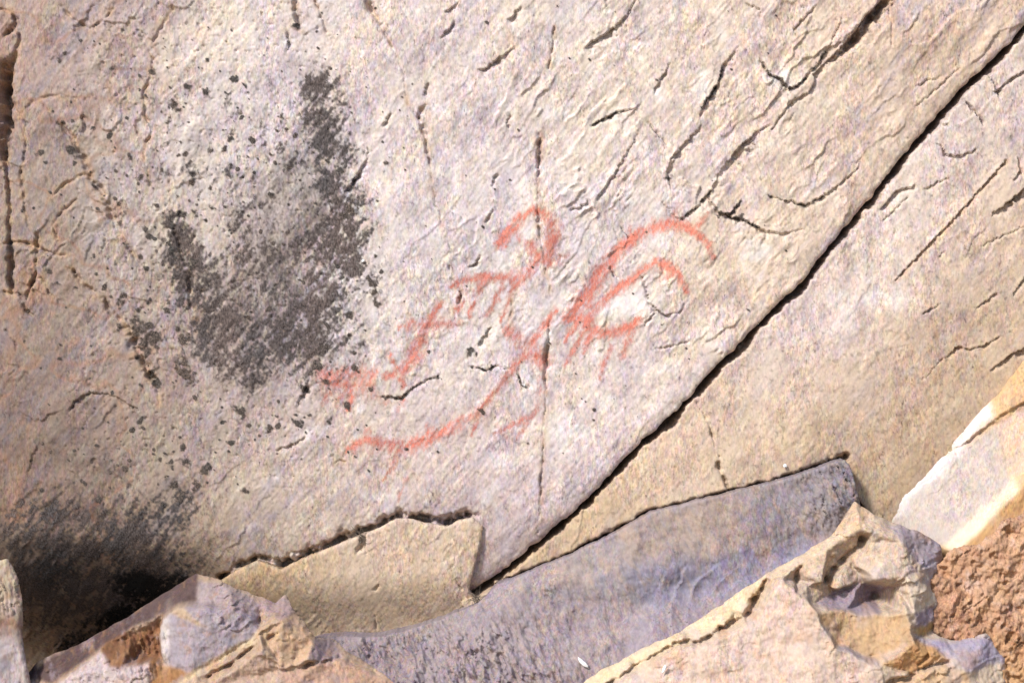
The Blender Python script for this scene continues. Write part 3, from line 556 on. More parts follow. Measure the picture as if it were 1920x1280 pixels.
B.col = colour_field(B, [(1100, 1000, (222, 192, 152)), (1250, 850, (232, 206, 180)), (1350, 760, (232, 208, 190)), (1500, 640, (226, 208, 202)), (1450, 800, (228, 206, 186)), (1600, 500, (232, 212, 196)), (1600, 760, (222, 194, 166)), (1700, 400, (230, 212, 196)),
   (1800, 250, (224, 206, 194)), (1900, 180, (222, 202, 188)), (1900, 420, (228, 200, 170)), (1850, 560, (218, 192, 166)), (1800, 700, (214, 184, 152)), (1700, 860, (206, 174, 138)), (1500, 880, (216, 186, 148)), (1650, 950, (200, 166, 124)), (1900, 700, (212, 178, 140)), (1400, 880, (222, 194, 160)), (2100, 300, (220, 195, 170))], 85)
mottle(B, 181, 0.36, 0.45, 0.12); striate(B, 0.5+0*gU, 0.7, 0.12, 461)
tint_rel(B, 0.35*smooth(500, 900, gV), alb((232, 200, 160)))
tint(B, 0.7*smooth(0.1, 0.5, fbm(gU, gV, 60, 187, 3)+0.2)*np.exp(-((gU-1620)/90)**2-((gV-560)/40)**2), WHITE)
dl, sl_, _ = B.line(np.array([(1885, 302), (1680, 523)], float), 30); tint(B, 0.5*np.exp(-(dl/9)**2)*(sl_ < 0), TAN)
tag(B.finish(M_face, 260), 'cream rock slab to the right of and below the long diagonal crack', 'rock slab')

# ------------------------------------------------------------------ thin flake below the paintings
Fp = [(a, b+5) for (a, b) in SEAM]+[(906, 986), (900, 1020), (888, 1070), (879, 1108), (897, 1138), (860, 1190), (800, 1225), (700, 1250), (600, 1260), (540, 1230), (470, 1180), (400, 1150)]
F = Grid('rock_flake', Fp, 6, 2.0, 1.4, 7); gU, gV = F.U, F.V
relief(F, 191, 6, 1.5, 0.9); F.H += -14*smooth(960, 1090, gV)-60*smooth(1070, 1220, gV); F.edge_round(6, 4)
flaky(F, 0.6+0*gU, 120, 50, 2.6, 4.0, 465)
F.groove([(680, 1000), (678, 1018), (668, 1040)], np.array([6, 5, 2.]), 12, 2, 5); F.groove([(676, 1012), (688, 1036)], np.array([4, 2.]), 10, 2, 6); F.groove([(855, 1088), (860, 1098), (866, 1106)], np.array([2, 2, 2.]), 7, 1, 7)
F.groove([(700, 1160), (702, 1200)], np.array([1.5, 1.5]), 4, 1, 8); F.scarp([(706, 1098), (700, 1104)], np.array([4, 4.]), 7)
F.col = colour_field(F, [(560, 1080, (222, 190, 150)), (700, 1040, (228, 202, 174)), (820, 1030, (230, 204, 172)), (860, 1090, (226, 200, 170)), (760, 1120, (224, 198, 166)), (650, 1150, (220, 192, 156)), (780, 1180, (216, 188, 152)), (500, 1100, (212, 178, 132))], 50)
mottle(F, 195, 0.22, 0.35, 0.12)
tag(F.finish(M_face, 60), 'thin tan flake of rock with a ragged dark top edge, below the paintings', 'rock flake')

# ------------------------------------------------------------------ faceted rocks
class Facet(Grid):
    def build(s, pts, facets, default, edges=(), warp=(5, 22), soft=2, seed=1, hk=1.0, cblur=9):
        keys = list(pts); P = [Vector((pts[k][0], pts[k][1])) for k in keys]; ix = {k: i for i, k in enumerate(keys)}
        E = [(ix[a], ix[b]) for a, b in edges]
        for loop, c in facets:
            for a, b in zip(loop, loop[1:]+loop[:1]): E.append((ix[a], ix[b]))
        E = list({tuple(sorted(e)) for e in E})
        vo, eo, fo, ov, _, _ = delaunay_2d_cdt(P, E, [], 0, 1e-4)
        hs = []
        for i, v in enumerate(vo):
            src = ov[i]
            if src: hs.append(pts[keys[src[0]]][2])
            else:
                w = [1/((v-p).length**2+1) for p in P]; hs.append(sum(a*pts[k][2] for a, k in zip(w, keys))/sum(w))
        hs = [s.h0+(h-s.h0)*hk for h in hs]
        wu = s.U+warp[0]*fbm(s.U, s.V, warp[1], seed+1, 4, 0.6); wv = s.V+warp[0]*fbm(s.U, s.V, warp[1], seed+7, 4, 0.6)
        Hn = np.full(s.U.shape, np.nan); cols = np.zeros(s.U.shape+(3,)); cols[:] = alb(default)
        polys = [(np.array([pts[k][:2] for k in loop]), c) for loop, c in facets]
        def pip(x, y, pg):
            r = False
            for (x1, y1), (x2, y2) in zip(pg, np.roll(pg, -1, 0)):
                if (y1 > y) != (y2 > y) and x < (x2-x1)*(y-y1)/(y2-y1)+x1: r = not r
            return r
        for t in fo:
            for k in range(1, len(t)-1):
                a, b, c = (vo[t[0]], vo[t[k]], vo[t[k+1]]); ha, hb, hc = hs[t[0]], hs[t[k]], hs[t[k+1]]
                den = (b.y-c.y)*(a.x-c.x)+(c.x-b.x)*(a.y-c.y)
                if abs(den) < 1e-6: continue
                lo = (min(a.x, b.x, c.x), min(a.y, b.y, c.y)); hi = (max(a.x, b.x, c.x), max(a.y, b.y, c.y))
                q = s.sl(lo, hi, warp[0]*2+2); x, y = wu[q], wv[q]
                l1 = ((b.y-c.y)*(x-c.x)+(c.x-b.x)*(y-c.y))/den; l2 = ((c.y-a.y)*(x-c.x)+(a.x-c.x)*(y-c.y))/den; l3 = 1-l1-l2
                m = (l1 >= -1e-4) & (l2 >= -1e-4) & (l3 >= -1e-4)
                Hn[q] = np.where(m, l1*ha+l2*hb+l3*hc, Hn[q])
                cx, cy = (a.x+b.x+c.x)/3, (a.y+b.y+c.y)/3; cc = alb(default)
                for pg, col in polys:
                    if pip(cx, cy, pg): cc = alb(col)
                cols[q] = np.where(m[..., None], cc, cols[q])
        # fill outside the hull with the nearest known row/column values
        bad = np.isnan(Hn)
        for _ in range(400):
            if not bad.any(): break
            nb = Hn.copy(); cb = cols.copy()
            for ax, sh in ((0, 1), (0, -1), (1, 1), (1, -1)):
                r = np.roll(Hn, sh, ax); rc = np.roll(cols, sh, ax); m = np.isnan(nb) & ~np.isnan(r)
                nb = np.where(m, r, nb); cb = np.where(m[..., None], rc, cb)
            Hn, cols = nb, cb; bad = np.isnan(Hn)
        def blur(a, n):
            for _ in range(n):
                p = np.pad(a, [(1, 1), (1, 1)]+[(0, 0)]*(a.ndim-2), 'edge')
                a = (p[:-2, 1:-1]+p[2:, 1:-1]+p[1:-1, :-2]+p[1:-1, 2:]+2*a)/6
            return a
        s.H = blur(Hn, soft); s.col = blur(cols, cblur)

# purple-grey leaning slab at the foot of the wall
LP = [(560, 1212), (620, 1200), (700, 1201), (760, 1188), (830, 1165), (896, 1135), (935, 1100), (1000, 1074), (1080, 1040), (1160, 1000), (1222, 964), (1300, 944), (1400, 920), (1500, 892), (1588, 862), (1597, 872), (1605, 902), (1614, 936), (1640, 1010), (1600, 1060), (1500, 1130), (1400, 1200), (1330, 1500), (560, 1500)]
G = Facet('leaning_rock_ledge', LP, 70, 2.0, 1.6, 9); gU, gV = G.U, G.V
G.build({'a': (540, 1195, 20), 'b': (700, 1198, 24), 'c': (896, 1133, 18), 'd': (1000, 1072, 22), 'e': (1160, 996, 26), 'f': (1400, 916, 34), 'g': (1592, 858, 42), 'h': (1620, 940, 52), 'i': (1645, 1012, 66),
         'm1': (1180, 1062, 52), 'm2': (1400, 1035, 64), 'm3': (1540, 1005, 66), 'm0': (960, 1120, 44), 'n1': (1200, 1140, 66), 'n2': (1380, 1110, 76), 'n0': (760, 1230, 52), 'o1': (1100, 1290, 120), 'o2': (1400, 1210, 120), 'o0': (560, 1300, 130), 'o3': (800, 1300, 120), 'p0': (560, 1510, 200), 'p1': (1340, 1510, 200), 'q': (1660, 1100, 90)},
        [(['d', 'e', 'm1', 'm0'], (164, 150, 144)), (['e', 'f', 'm2', 'm1'], (168, 148, 134)), (['f', 'g', 'h', 'i', 'm3', 'm2'], (150, 140, 142)), (['m1', 'm2', 'm3', 'i', 'q', 'o2', 'n2', 'n1'], (146, 142, 162)), (['n0', 'm0', 'n1', 'o1', 'o3'], (164, 148, 148)), (['a', 'b', 'n0', 'o3', 'o0'], (166, 148, 146)), (['m0', 'm1', 'n1'], (152, 144, 150)), (['b', 'c', 'd', 'm0', 'n0'], (164, 150, 148))], (160, 146, 152), warp=(30, 90), soft=5, seed=211, cblur=60)  # the ledge's bluish shade is put into its purple-grey colours
ga = math.radians(56)
rz = streak(gU+8*fbm(gU, gV, 50, 218, 3), gV, ga, 34, 13, 221, 4, 0.62); left = smooth(1250, 800, gU); rt = smooth(1430, 1580, gU)*smooth(1040, 960, gV); top = smooth(1150, 1050, gV)
G.H += 9*fbm(gU, gV, 80, 215, 3)+rz*(3.5+20*left*smooth(1110, 1230, gV)+10*rt)+6*left*np.abs(fbm(gU, gV, 40, 223, 4, 0.6))+1.2*fbm(gU, gV, 14, 219, 3)
G.H -= 14*rt*smooth(0.2, 0.5, rz)
rip = np.hypot((gU-1470)/1.15, gV-1175)+14*fbm(gU, gV, 60, 225, 3)
saw = (rip/27.0) % 1.0
G.H += 9*saw**2*smooth(250, 190, rip)*smooth(40, 90, rip)*smooth(1450, 1390, gU)*smooth(1050, 1090, gV)
G.H -= 16*np.exp(-((gV-(1330-0.20*gU*1.0-0.0))/38.0)**2)*0+18*np.exp(-(((gV-1080)+(gU-1350)*0.34)/46.0)**2)*smooth(1000, 1150, gU)
flaky(G, 0.35+0.65*left, 90, 30, 3.0, 6, 485, ga)
G.edge_round(5, 4); gsp = streak(gU, gV, ga, 40, 16, 227, 4, 0.6)
tint(G, 0.5*smooth(0.0, 0.5, gsp), alb((186, 158, 132))); tint(G, 0.35*smooth(0.0, 0.5, -gsp), alb((146, 140, 158)))
tint(G, 0.4*smooth(0.1, 0.5, fbm(gU, gV, 70, 229, 3))*top, alb((206, 168, 130)))
tint_rel(G, 0.18+0*gU, alb((182, 172, 176)), 0.30)
G.col *= 1.12*(1+0.22*fbm(gU, gV, 9, 231, 3))[..., None]
tag(G.finish(M_ledge, 140), 'purple-grey rough ledge leaning against the foot of the painted wall', 'rock ledge')

# broken boulder in the lower right corner
EP = [(1060, 1310), (1110, 1276), (1200, 1226), (1280, 1189), (1361, 1136), (1441, 1082), (1515, 1041), (1566, 1011), (1590, 982), (1604, 962), (1614, 944), (1628, 956), (1650, 968), (1676, 981), (1713, 996), (1740, 1004), (1764, 1018), (1787, 1031), (1791, 1058), (1774, 1092), (1777, 1105), (1774, 1136), (1786, 1159), (1780, 1179), (1762, 1194), (1790, 1206), (1817, 1206), (1861, 1193), (1881, 1216), (1901, 1246), (1905, 1300), (1930, 1520), (1040, 1520)]
E = Facet('broken_boulder', EP, 190, 2.0, 2.2, 11); gU, gV = E.U, E.V
E.build({'t0': (1050, 1306, 150), 't1': (1280, 1186, 152), 't2': (1441, 1079, 150), 't3': (1566, 1008, 140), 't4': (1612, 936, 128), 't5': (1650, 965, 122),
         's0': (1120, 1296, 168), 's1': (1280, 1204, 176), 's2': (1381, 1170, 178), 's3': (1414, 1150, 178), 's4': (1446, 1092, 172), 's5': (1498, 1064, 168), 's6': (1556, 1034, 160), 's7': (1618, 996, 150),
         'a0': (1130, 1304, 176), 'a1': (1284, 1214, 186), 'a2': (1385, 1180, 192), 'a3': (1420, 1158, 194), 'apex': (1463, 1084, 188), 'a5': (1498, 1112, 206), 'a6': (1525, 1142, 216), 'a7': (1562, 1209, 222), 'a8': (1643, 1240, 224), 'a9': (1650, 1285, 228), 'fb': (1300, 1530, 250),
         'r0': (1500, 1090, 150), 'r1': (1555, 1098, 140), 'r2': (1600, 1050, 138), 'r3': (1626, 1020, 140), 'r4': (1640, 1000, 158),
         'h0': (1528, 1134, 178), 'h1': (1572, 1116, 142), 'h2': (1630, 1100, 134), 'h3': (1690, 1108, 150), 'h4': (1656, 1128, 92), 'h5': (1652, 1157, 184), 'h6': (1584, 1147, 188), 'v1': (1512, 1098, 178), 'v2': (1540, 1094, 186), 'v3': (1570, 1104, 176), 'v4': (1640, 1086, 178),
         'o1': (1700, 1148, 196), 'o2': (1712, 1203, 204), 'o3': (1640, 1232, 196), 'o4': (1568, 1203, 196),
         'b1': (1676, 985, 132), 'b2': (1740, 1007, 118), 'b3': (1788, 1033, 96), 'b4': (1790, 1060, 96), 'b5': (1752, 1084, 142), 'b6': (1700, 1020, 156), 'b7': (1774, 1110, 112), 'b8': (1728, 1090, 168),
         'c1': (1700, 1085, 174), 'c2': (1718, 1150, 186), 'c3': (1772, 1140, 130), 'c4': (1786, 1162, 120), 'c5': (1740, 1180, 162), 'c6': (1716, 1178, 182), 'd1': (1780, 1182, 118), 'd2': (1730, 1196, 168),
         'g1': (1716, 1194, 176), 'g2': (1790, 1210, 164), 'g3': (1860, 1196, 150), 'g4': (1900, 1248, 140), 'g5': (1812, 1262, 190), 'g6': (1790, 1236, 184), 'k1': (1700, 1262, 214), 'k2': (1780, 1246, 192), 'k0': (1650, 1282, 222), 'l1': (1706, 1258, 200), 'l2': (1776, 1238, 180), 'e1': (1740, 1222, 196),
         'z1': (1950, 1530, 180), 'z2': (1700, 1530, 250), 'z0': (1030, 1530, 230)},
        [(['t0', 't1', 't2', 's4', 's3', 's2', 's1', 's0'], (240, 214, 172)), (['t2', 't3', 's7', 's6', 's5', 's4'], (230, 204, 168)), (['t3', 't4', 't5', 's7'], (226, 192, 152)),
         (['a0', 'a1', 'a2', 'a3', 'apex', 'a5', 'a6', 'a7', 'a8', 'a9', 'fb', 'z0'], (226, 198, 176)), (['s5', 's6', 's7', 'r3', 'r2', 'r1', 'r0'], (218, 190, 156)),
         (['h0', 'h1', 'h2', 'h3', 'h4', 'h5', 'h6'], (168, 150, 160)), (['a6', 'h6', 'h5', 'o1', 'o2', 'o3', 'o4'], (214, 174, 128)), (['a7', 'o4', 'o3', 'a8'], (168, 158, 166)),
         (['v1', 'v2', 'v3', 'h1', 'h0'], (222, 190, 152)), (['b1', 'b2', 'b3', 'b4', 'b5', 'b6'], (178, 162, 168)), (['b4', 'b7', 'b8', 'b5'], (196, 180, 178)), (['c1', 'b8', 'b7', 'c3', 'c2'], (222, 202, 176)), (['c2', 'c3', 'c4', 'c5', 'c6'], (166, 148, 156)), (['c6', 'c5', 'c4', 'd1', 'd2'], (196, 160, 100)),
         (['g1', 'g2', 'g3', 'g4', 'g5', 'g6'], (180, 168, 186)), (['o2', 'g1', 'g6', 'l2', 'l1', 'a8'], (218, 164, 104)), (['k0', 'k1', 'k2', 'g5', 'z1', 'z2'], (222, 184, 142))], (218, 194, 166), warp=(10, 34), soft=1, seed=241, hk=1.35, cblur=6)
E.H += 9*fbm(gU, gV, 70, 245, 3)+5.0*fbm(gU, gV, 26, 247, 4, 0.6)+1.0*fbm(gU, gV, 8, 249, 2)
fz = 0.30+0.70*smooth(1480, 1560, gU)
flaky(E, fz, 120, 44, 2.6, 9, 471, math.radians(-24)); flaky(E, fz, 50, 24, 1.8, 4, 473, math.radians(20))
E.edge_round(8, 7)
E.groove([(1130, 1296), (1200, 1250), (1281, 1206), (1307, 1208), (1337, 1194), (1381, 1170), (1414, 1150), (1424, 1130), (1444, 1092)], np.array([4, 4, 4, 5, 6, 6, 9, 9, 5.]), 44, 3, 1, 0.4)
E.groove([(1560, 1092), (1580, 1066), (1604, 1044), (1630, 1016)], np.array([7, 6, 5, 8.]), 28, 3, 2); E.groove([(1498, 1102), (1500, 1076), (1510, 1062)], np.array([6, 6, 3.]), 26, 2, 3)
E.groove([(1656, 1282), (1672, 1270), (1700, 1267), (1740, 1250), (1780, 1243)], np.array([8, 7, 5, 4, 4.]), 34, 3, 4, 0.4); E.groove([(1412, 1152), (1414, 1172)], np.array([4, 2.]), 14, 2, 5); E.groove([(1720, 1244), (1740, 1226), (1738, 1214)], np.array([3, 3, 2.]), 10, 2, 6)
E.groove([(1628, 1028), (1636, 1010), (1652, 994)], np.array([8, 6, 5.]), 18, 2, 7)
mm = smooth(0.05, 0.5, fbm(gU, gV, 55, 251, 4)); tint(E, 0.40*mm, alb((206, 190, 194))); tint(E, 0.38*smooth(0.1, 0.5, fbm(gU, gV, 45, 257, 4)), alb((224, 168, 112)))
E.col *= (1+0.15*fbm(gU, gV, 7, 259, 2))[..., None]
tag(E.finish(M_smooth, 200, taper=0.25), 'jagged cream and orange broken boulder in the lower right, split by a crack', 'boulder')

# pale facetted corner right of the slab
WP = [(1655, 966), (1700, 926), (1780, 850), (1848, 770), (1880, 740), (1925, 680), (2250, 380), (2250, 1120), (1900, 1120), (1780, 1060), (1740, 1020), (1690, 1000)]
W = Facet('pale_rock_corner', WP, 40, 2.0, 1.0, 13); gU, gV = W.U, W.V
W.build({'a': (1650, 962, -12), 'b': (1780, 852, -6), 'c': (1848, 768, 0), 'd': (1925, 676, 4), 'e': (2260, 370, 10), 'f': (1780, 856, 0), 'g': (1868, 790, 22), 'h': (1930, 748, 32), 'i': (1785, 862, 4), 'j': (1872, 796, 14), 'k': (1932, 756, 22),
         'l': (1770, 1022, 44), 'm': (1890, 905, 50), 'n': (1900, 890, 46), 'o': (1792, 1034, 62), 'p': (1904, 918, 70), 'q': (1940, 880, 66), 'r': (2260, 700, 60), 's': (1900, 1130, 70), 't': (2260, 1130, 80), 'u': (1700, 1004, 12)},
        [(['a', 'b', 'i', 'j', 'm', 'l', 'u'], (216, 200, 186)), (['c', 'd', 'h', 'g', 'f', 'b'], (236, 194, 138)), (['j', 'k', 'q', 'n', 'm'], (230, 202, 172)), (['l', 'm', 'n', 'p', 'o'], (252, 236, 200)), (['o', 'p', 'q', 'r', 't', 's'], (226, 176, 116))], (232, 190, 138), warp=(4, 50), soft=3, seed=261)
W.H += 5*fbm(gU, gV, 80, 265, 3)+1.4*streak(gU, gV, GRAIN, 40, 10, 267, 3)+0.5*fbm(gU, gV, 7, 269, 2)
flaky(W, 0.5+0*gU, 160, 40, 3.0, 5, 483)
W.groove([(1776, 856), (1824, 830), (1868, 790), (1935, 750)], np.array([2, 4, 4, 3.]), 10, 1.5, 1)
dw, sw, _ = W.line(np.array([(1655, 966), (1780, 850), (1848, 770)], float), 60)
tint(W, 0.85*smooth(34, 8, dw+14*fbm(gU, gV, 40, 272, 3)), alb((250, 240, 232)))
tint(W, 0.35*smooth(0.0, 0.5, fbm(gU, gV, 40, 271, 4))*smooth(1690, 1760, gU), alb((208, 184, 160)))
tint(W, 0.35*smooth(0.05, 0.5, streak(gU, gV, GRAIN, 90, 20, 273, 3))*smooth(1880, 1900, gU), alb((222, 170, 110)))
tag(W.finish(M_smooth, 200), 'smooth white and orange facetted rock at the right edge, above the rusty rock', 'rock')

# rust-brown weathered rock at the right edge
RP = [(1740, 1080), (1770, 1046), (1790, 1030), (1830, 1018), (1862, 1004), (1880, 976), (1905, 972), (1925, 955), (2000, 930), (2250, 900), (2250, 1520), (1840, 1520), (1800, 1260), (1740, 1180)]
R = Grid('weathered_rock', RP, 105, 2.0, 5.0, 15); gU, gV = R.U, R.V
rr = streak(gU, gV, math.radians(-60), 44, 22, 281, 4, 0.62)
R.H += 30*smooth(1000, 1280, gV)+16*fbm(gU, gV, 70, 283, 3)+14*rr+12*np.abs(fbm(gU, gV, 60, 287, 5, 0.6))-12*smooth(0.15, 0.45, fbm(gU, gV, 34, 286, 3))+5*fbm(gU, gV, 11, 285, 3, 0.65); flaky(R, 1+0*gU, 100, 34, 2.8, 14, 481, math.radians(-55)); R.edge_round(12, 12)
R.col = colour_field(R, [(1800, 1060, (212, 160, 120)), (1880, 1030, (214, 166, 126)), (1820, 1150, (206, 156, 120)), (1900, 1120, (206, 166, 140)), (1900, 1230, (218, 168, 116)), (1870, 1180, (206, 152, 106)), (1960, 1280, (220, 174, 124)), (2100, 1100, (190, 145, 105))], 36)
tint(R, 0.5*smooth(0.05, 0.5, fbm(gU, gV, 26, 289, 4, 0.65)), alb((166, 108, 74))); tint(R, 0.6*smooth(0.05, 0.45, fbm(gU, gV, 30, 293, 4, 0.65)), alb((218, 188, 168)))
tint(R, 0.75*smooth(-0.05, 0.4, fbm(gU, gV, 50, 297, 5, 0.6)), alb((222, 172, 124)))
tag(R.finish(M_rough, 160, taper=0.2), 'rust-brown deeply pitted rock in the lower right corner behind the broken boulder', 'rock')

# front rock in the lower left
HP = [(20, 1290), (57, 1248), (134, 1216), (215, 1172), (302, 1116), (360, 1080), (403, 1090), (447, 1109), (490, 1124), (514, 1133), (531, 1119), (551, 1146), (571, 1169), (591, 1196), (625, 1207), (660, 1232), (720, 1262), (800, 1330), (840, 1520), (0, 1520)]
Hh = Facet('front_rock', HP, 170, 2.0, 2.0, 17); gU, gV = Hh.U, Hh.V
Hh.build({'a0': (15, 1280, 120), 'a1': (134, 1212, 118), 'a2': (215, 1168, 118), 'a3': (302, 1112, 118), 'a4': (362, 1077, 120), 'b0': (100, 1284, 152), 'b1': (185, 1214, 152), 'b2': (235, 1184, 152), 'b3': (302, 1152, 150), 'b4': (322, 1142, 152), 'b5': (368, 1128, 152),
          'c0': (366, 1094, 146), 'c1': (420, 1100, 150), 'c2': (474, 1124, 154), 'c3': (486, 1150, 166), 'c4': (490, 1179, 186), 'c5': (363, 1252, 198), 'c6': (312, 1243, 186), 'c7': (303, 1180, 178), 'c8': (316, 1150, 176), 'c9': (345, 1140, 182), 'cA': (400, 1170, 196), 'cB': (440, 1140, 186),
          'd0': (322, 1282, 206), 'd1': (496, 1190, 204), 'd2': (370, 1266, 202), 'd3': (492, 1182, 198), 'e0': (390, 1266, 196), 'e1': (480, 1206, 196), 'g0': (400, 1278, 212), 'g1': (500, 1212, 212),
          'f0': (494, 1186, 190), 'f1': (530, 1158, 186), 'f2': (551, 1150, 164), 'f3': (590, 1196, 168), 'f4': (582, 1230, 200), 'f5': (531, 1246, 206), 'f6': (490, 1125, 150), 'f7': (531, 1120, 142), 'f8': (510, 1150, 170),
          'h0': (111, 1284, 172), 'h1': (188, 1217, 170), 'h2': (208, 1246, 184), 'h3': (232, 1250, 188), 'h4': (285, 1234, 192), 'h5': (286, 1284, 198), 'i0': (240, 1194, 144), 'i1': (298, 1166, 142), 'i2': (294, 1230, 150), 'i3': (262, 1226, 140),
          'j0': (531, 1252, 198), 'j1': (600, 1238, 192), 'j2': (640, 1236, 176), 'j3': (730, 1275, 176), 'j4': (540, 1290, 214), 'k0': (624, 1206, 130), 'z0': (0, 1530, 200), 'z1': (300, 1530, 250), 'z2': (560, 1530, 260), 'z3': (850, 1530, 190)},
         [(['a0', 'a1', 'a2', 'a3', 'a4', 'c0', 'b5', 'b4', 'b3', 'b2', 'b1', 'b0'], (104, 82, 78)), (['c0', 'c1', 'c2', 'c3', 'cB', 'c9', 'b5'], (176, 156, 154)), (['c9', 'cB', 'c3', 'c4', 'c5', 'c6', 'c7', 'c8', 'cA'], (172, 158, 164)),  # first facet: shade on the top strip put into its dark brown
          (['c4', 'd3', 'd2', 'c5'], (222, 198, 158)), (['d3', 'd1', 'd0', 'd2'], (222, 194, 152)), (['g0', 'g1', 'f5', 'j4', 'z2'], (206, 174, 148)), (['f0', 'f1', 'f2', 'f3', 'f4', 'f5'], (216, 178, 140)), (['c2', 'f6', 'f7', 'f2', 'f1', 'f8', 'c3'], (180, 152, 146)),
          (['h0', 'h1', 'h2', 'h3', 'h4', 'h5'], (206, 186, 182)), (['b2', 'i0', 'i1', 'i2', 'h4', 'h3', 'h2', 'h1', 'b1'], (150, 104, 70)), (['i1', 'b3', 'b4', 'c8', 'c7', 'c6', 'i2'], (156, 110, 74)), (['j0', 'j1', 'j2', 'j3', 'z3', 'j4'], (206, 166, 138)), (['f3', 'k0', 'j2', 'j1', 'f4'], (170, 148, 148)), (['i2', 'c6', 'c5', 'd0', 'h5', 'h4'], (176, 124, 76))], (200, 170, 140), warp=(9, 32), soft=1, seed=301, hk=1.5, cblur=5)
rust = np.exp(-((gU-270)/45)**2-((gV-1225)/45)**2)
Hh.H += 8*fbm(gU, gV, 60, 305, 3)+5.0*fbm(gU, gV, 22, 307, 4, 0.6)+0.9*fbm(gU, gV, 8, 309, 2)+16*rust*streak(gU, gV, math.radians(75), 40, 8, 311, 3)
flaky(Hh, 0.8+0*gU, 110, 40, 2.8, 9, 475, math.radians(-30)); flaky(Hh, 0.8+0*gU, 46, 22, 2.0, 4, 477, math.radians(30))
Hh.edge_round(8, 7)
Hh.groove([(396, 1262), (440, 1238), (478, 1208)], np.array([3, 4, 4.]), 18, 2, 1); Hh.groove([(486, 1140), (488, 1160), (494, 1172)], np.array([3, 6, 4.]), 20, 2, 2); Hh.groove([(508, 1192), (526, 1184)], np.array([4, 5.]), 12, 1, 3); Hh.groove([(570, 1246), (600, 1236), (645, 1232)], np.array([4, 4, 4.]), 16, 3, 4)
tint(Hh, 0.45*smooth(0.05, 0.45, fbm(gU, gV, 34, 315, 5, 0.65))*(gV > 1150), alb((182, 166, 170))); tint(Hh, 0.45*smooth(0.08, 0.45, fbm(gU, gV, 30, 319, 5, 0.65)), alb((190, 142, 100)))
rim = np.exp(-((gU-312)/9)**2-((gV-1195)/40)**2); tint(Hh, 0.8*rim, alb((238, 226, 212)))
Hh.col *= (1+0.16*fbm(gU, gV, 7, 321, 2))[..., None]
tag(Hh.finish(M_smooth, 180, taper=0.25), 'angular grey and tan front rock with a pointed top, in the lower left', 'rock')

# pale splinter at the left edge
IP = [(-260, 1080), (-60, 1060), (0, 1049), (13, 1047), (24, 1064), (34, 1086), (40, 1120), (44, 1152), (42, 1188), (47, 1220), (52, 1242), (62, 1290), (80, 1520), (-260, 1520)]
I = Grid('rock_splinter', IP, 130, 2.0, 1.6, 19); gU, gV = I.U, I.V
I.H += 20*smooth(1050, 1300, gV)+8*fbm(gU, gV, 50, 325, 3)+2.5*fbm(gU, gV, 16, 327, 3); flaky(I, 1+0*gU, 90, 30, 3.4, 8, 479, math.radians(80)); I.edge_round(9, 10)
I.col = colour_field(I, [(0, 1090, (196, 176, 150)), (20, 1130, (206, 186, 164)), (8, 1180, (150, 118, 104)), (24, 1230, (200, 184, 176)), (0, 1260, (176, 166, 172)), (-100, 1200, (190, 165, 145))], 26)
tint(I, 0.4*smooth(0.0, 0.5, fbm(gU, gV, 24, 331, 4)), alb((170, 120, 86)))
tag(I.finish(M_smooth, 180, taper=0.35), 'pale upright rock splinter cut off by the left edge, bottom corner', 'rock')

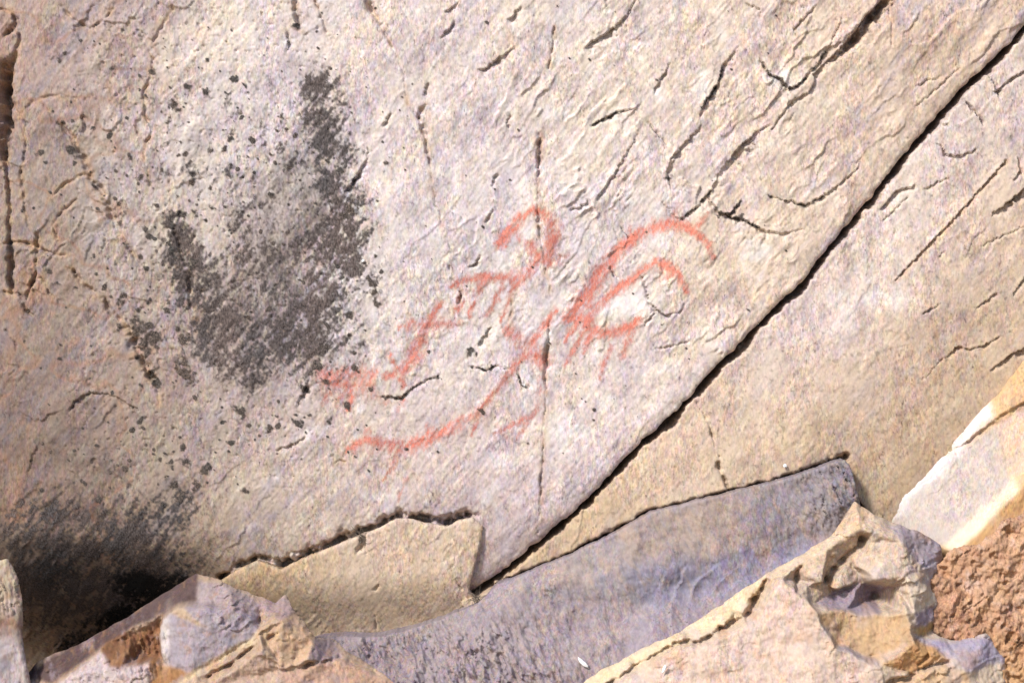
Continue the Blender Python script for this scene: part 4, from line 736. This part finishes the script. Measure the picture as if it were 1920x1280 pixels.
# ------------------------------------------------------------------ small things: roots in the seams, white flecks
def at(u, v, h): return Vector(((u-960)*(D-h)/D*S, -h*S, ZC+(640-v)*(D-h)/D*S))
M_root = plain_mat('dry_root', (0.10, 0.075, 0.055), (0.24, 0.19, 0.15), 80)
M_white = plain_mat('white_mineral', (0.70, 0.69, 0.68), (0.86, 0.86, 0.86), 300)
def tuft(label, u0, v0, h, n, spread, seed, rad=0.9):
    r = random.Random(seed); vv, ff = [], []
    for k in range(n):
        a = r.uniform(0, 2*math.pi); L = r.uniform(.5, 1)*spread; p = at(u0+r.uniform(-5, 5), v0+r.uniform(-5, 5), h); pts = [p]
        for j in range(5):
            a += r.uniform(-.6, .6); p = p+Vector((math.cos(a)*L/5, r.uniform(-.25, .35)*L/5, math.sin(a)*L/5))*S; pts.append(p)
        for j, p in enumerate(pts):
            w = rad*S*(1-0.14*j)
            for q in range(3):
                b = q*2.094; vv.append(p+Vector((math.cos(b)*w, math.sin(b)*w*0.8, math.sin(b+.5)*w)))
        b0 = len(vv)-18
        for j in range(5):
            for q in range(3): ff.append((b0+j*3+q, b0+j*3+(q+1) % 3, b0+j*3+3+(q+1) % 3, b0+j*3+3+q))
    return tag(mesh_obj('root_tuft', np.array([tuple(x) for x in vv]), np.array(ff), M_root), label, 'roots', 'dry roots caught in the seams')
tuft('dry root tuft in the ragged seam on top of the thin flake', 676, 1008, -2, 26, 30, 2, 0.7)
tuft('dry root tuft at the pointed right end of the thin flake', 893, 1122, 8, 34, 24, 3, 0.8)
def fleck(label, u, v, h, ru, rv, a, seed):
    r = random.Random(seed); c = at(u, v, h); vv, ff = [], []; nn, mrow = 9, 5
    for i in range(mrow+1):
        th = math.pi*i/mrow
        for j in range(nn):
            ph = 2*math.pi*j/nn; k = 1+r.uniform(-.28, .28)
            x, y, z = ru*math.sin(th)*math.cos(ph)*k, min(ru, rv)*0.6*math.cos(th)*k, rv*math.sin(th)*math.sin(ph)*k
            x, z = x*math.cos(a)-z*math.sin(a), x*math.sin(a)+z*math.cos(a); vv.append(tuple(c+Vector((x, y, z))*S))
    for i in range(mrow):
        for j in range(nn): ff.append((i*nn+j, i*nn+(j+1) % nn, (i+1)*nn+(j+1) % nn, (i+1)*nn+j))
    tag(mesh_obj('white_fleck', np.array(vv), np.array(ff), M_white), label, 'fleck', 'white flecks stuck to the rock')
fleck('long white fleck on the purple-grey ledge at the bottom edge', 1094, 1243, 104, 14, 4.5, -0.75, 1)
fleck('white fleck on the face of the broken boulder near the bottom edge', 1246, 1252, 196, 3.5, 9, -0.35, 2)
fleck('tiny white fleck on the cream slab just above the ledge', 1472, 873, 4, 3.6, 3.6, 0, 3)
fleck('tiny white fleck on the right rim of the dark lichen patch', 681, 489, 2, 3.0, 2.4, 0.4, 4)
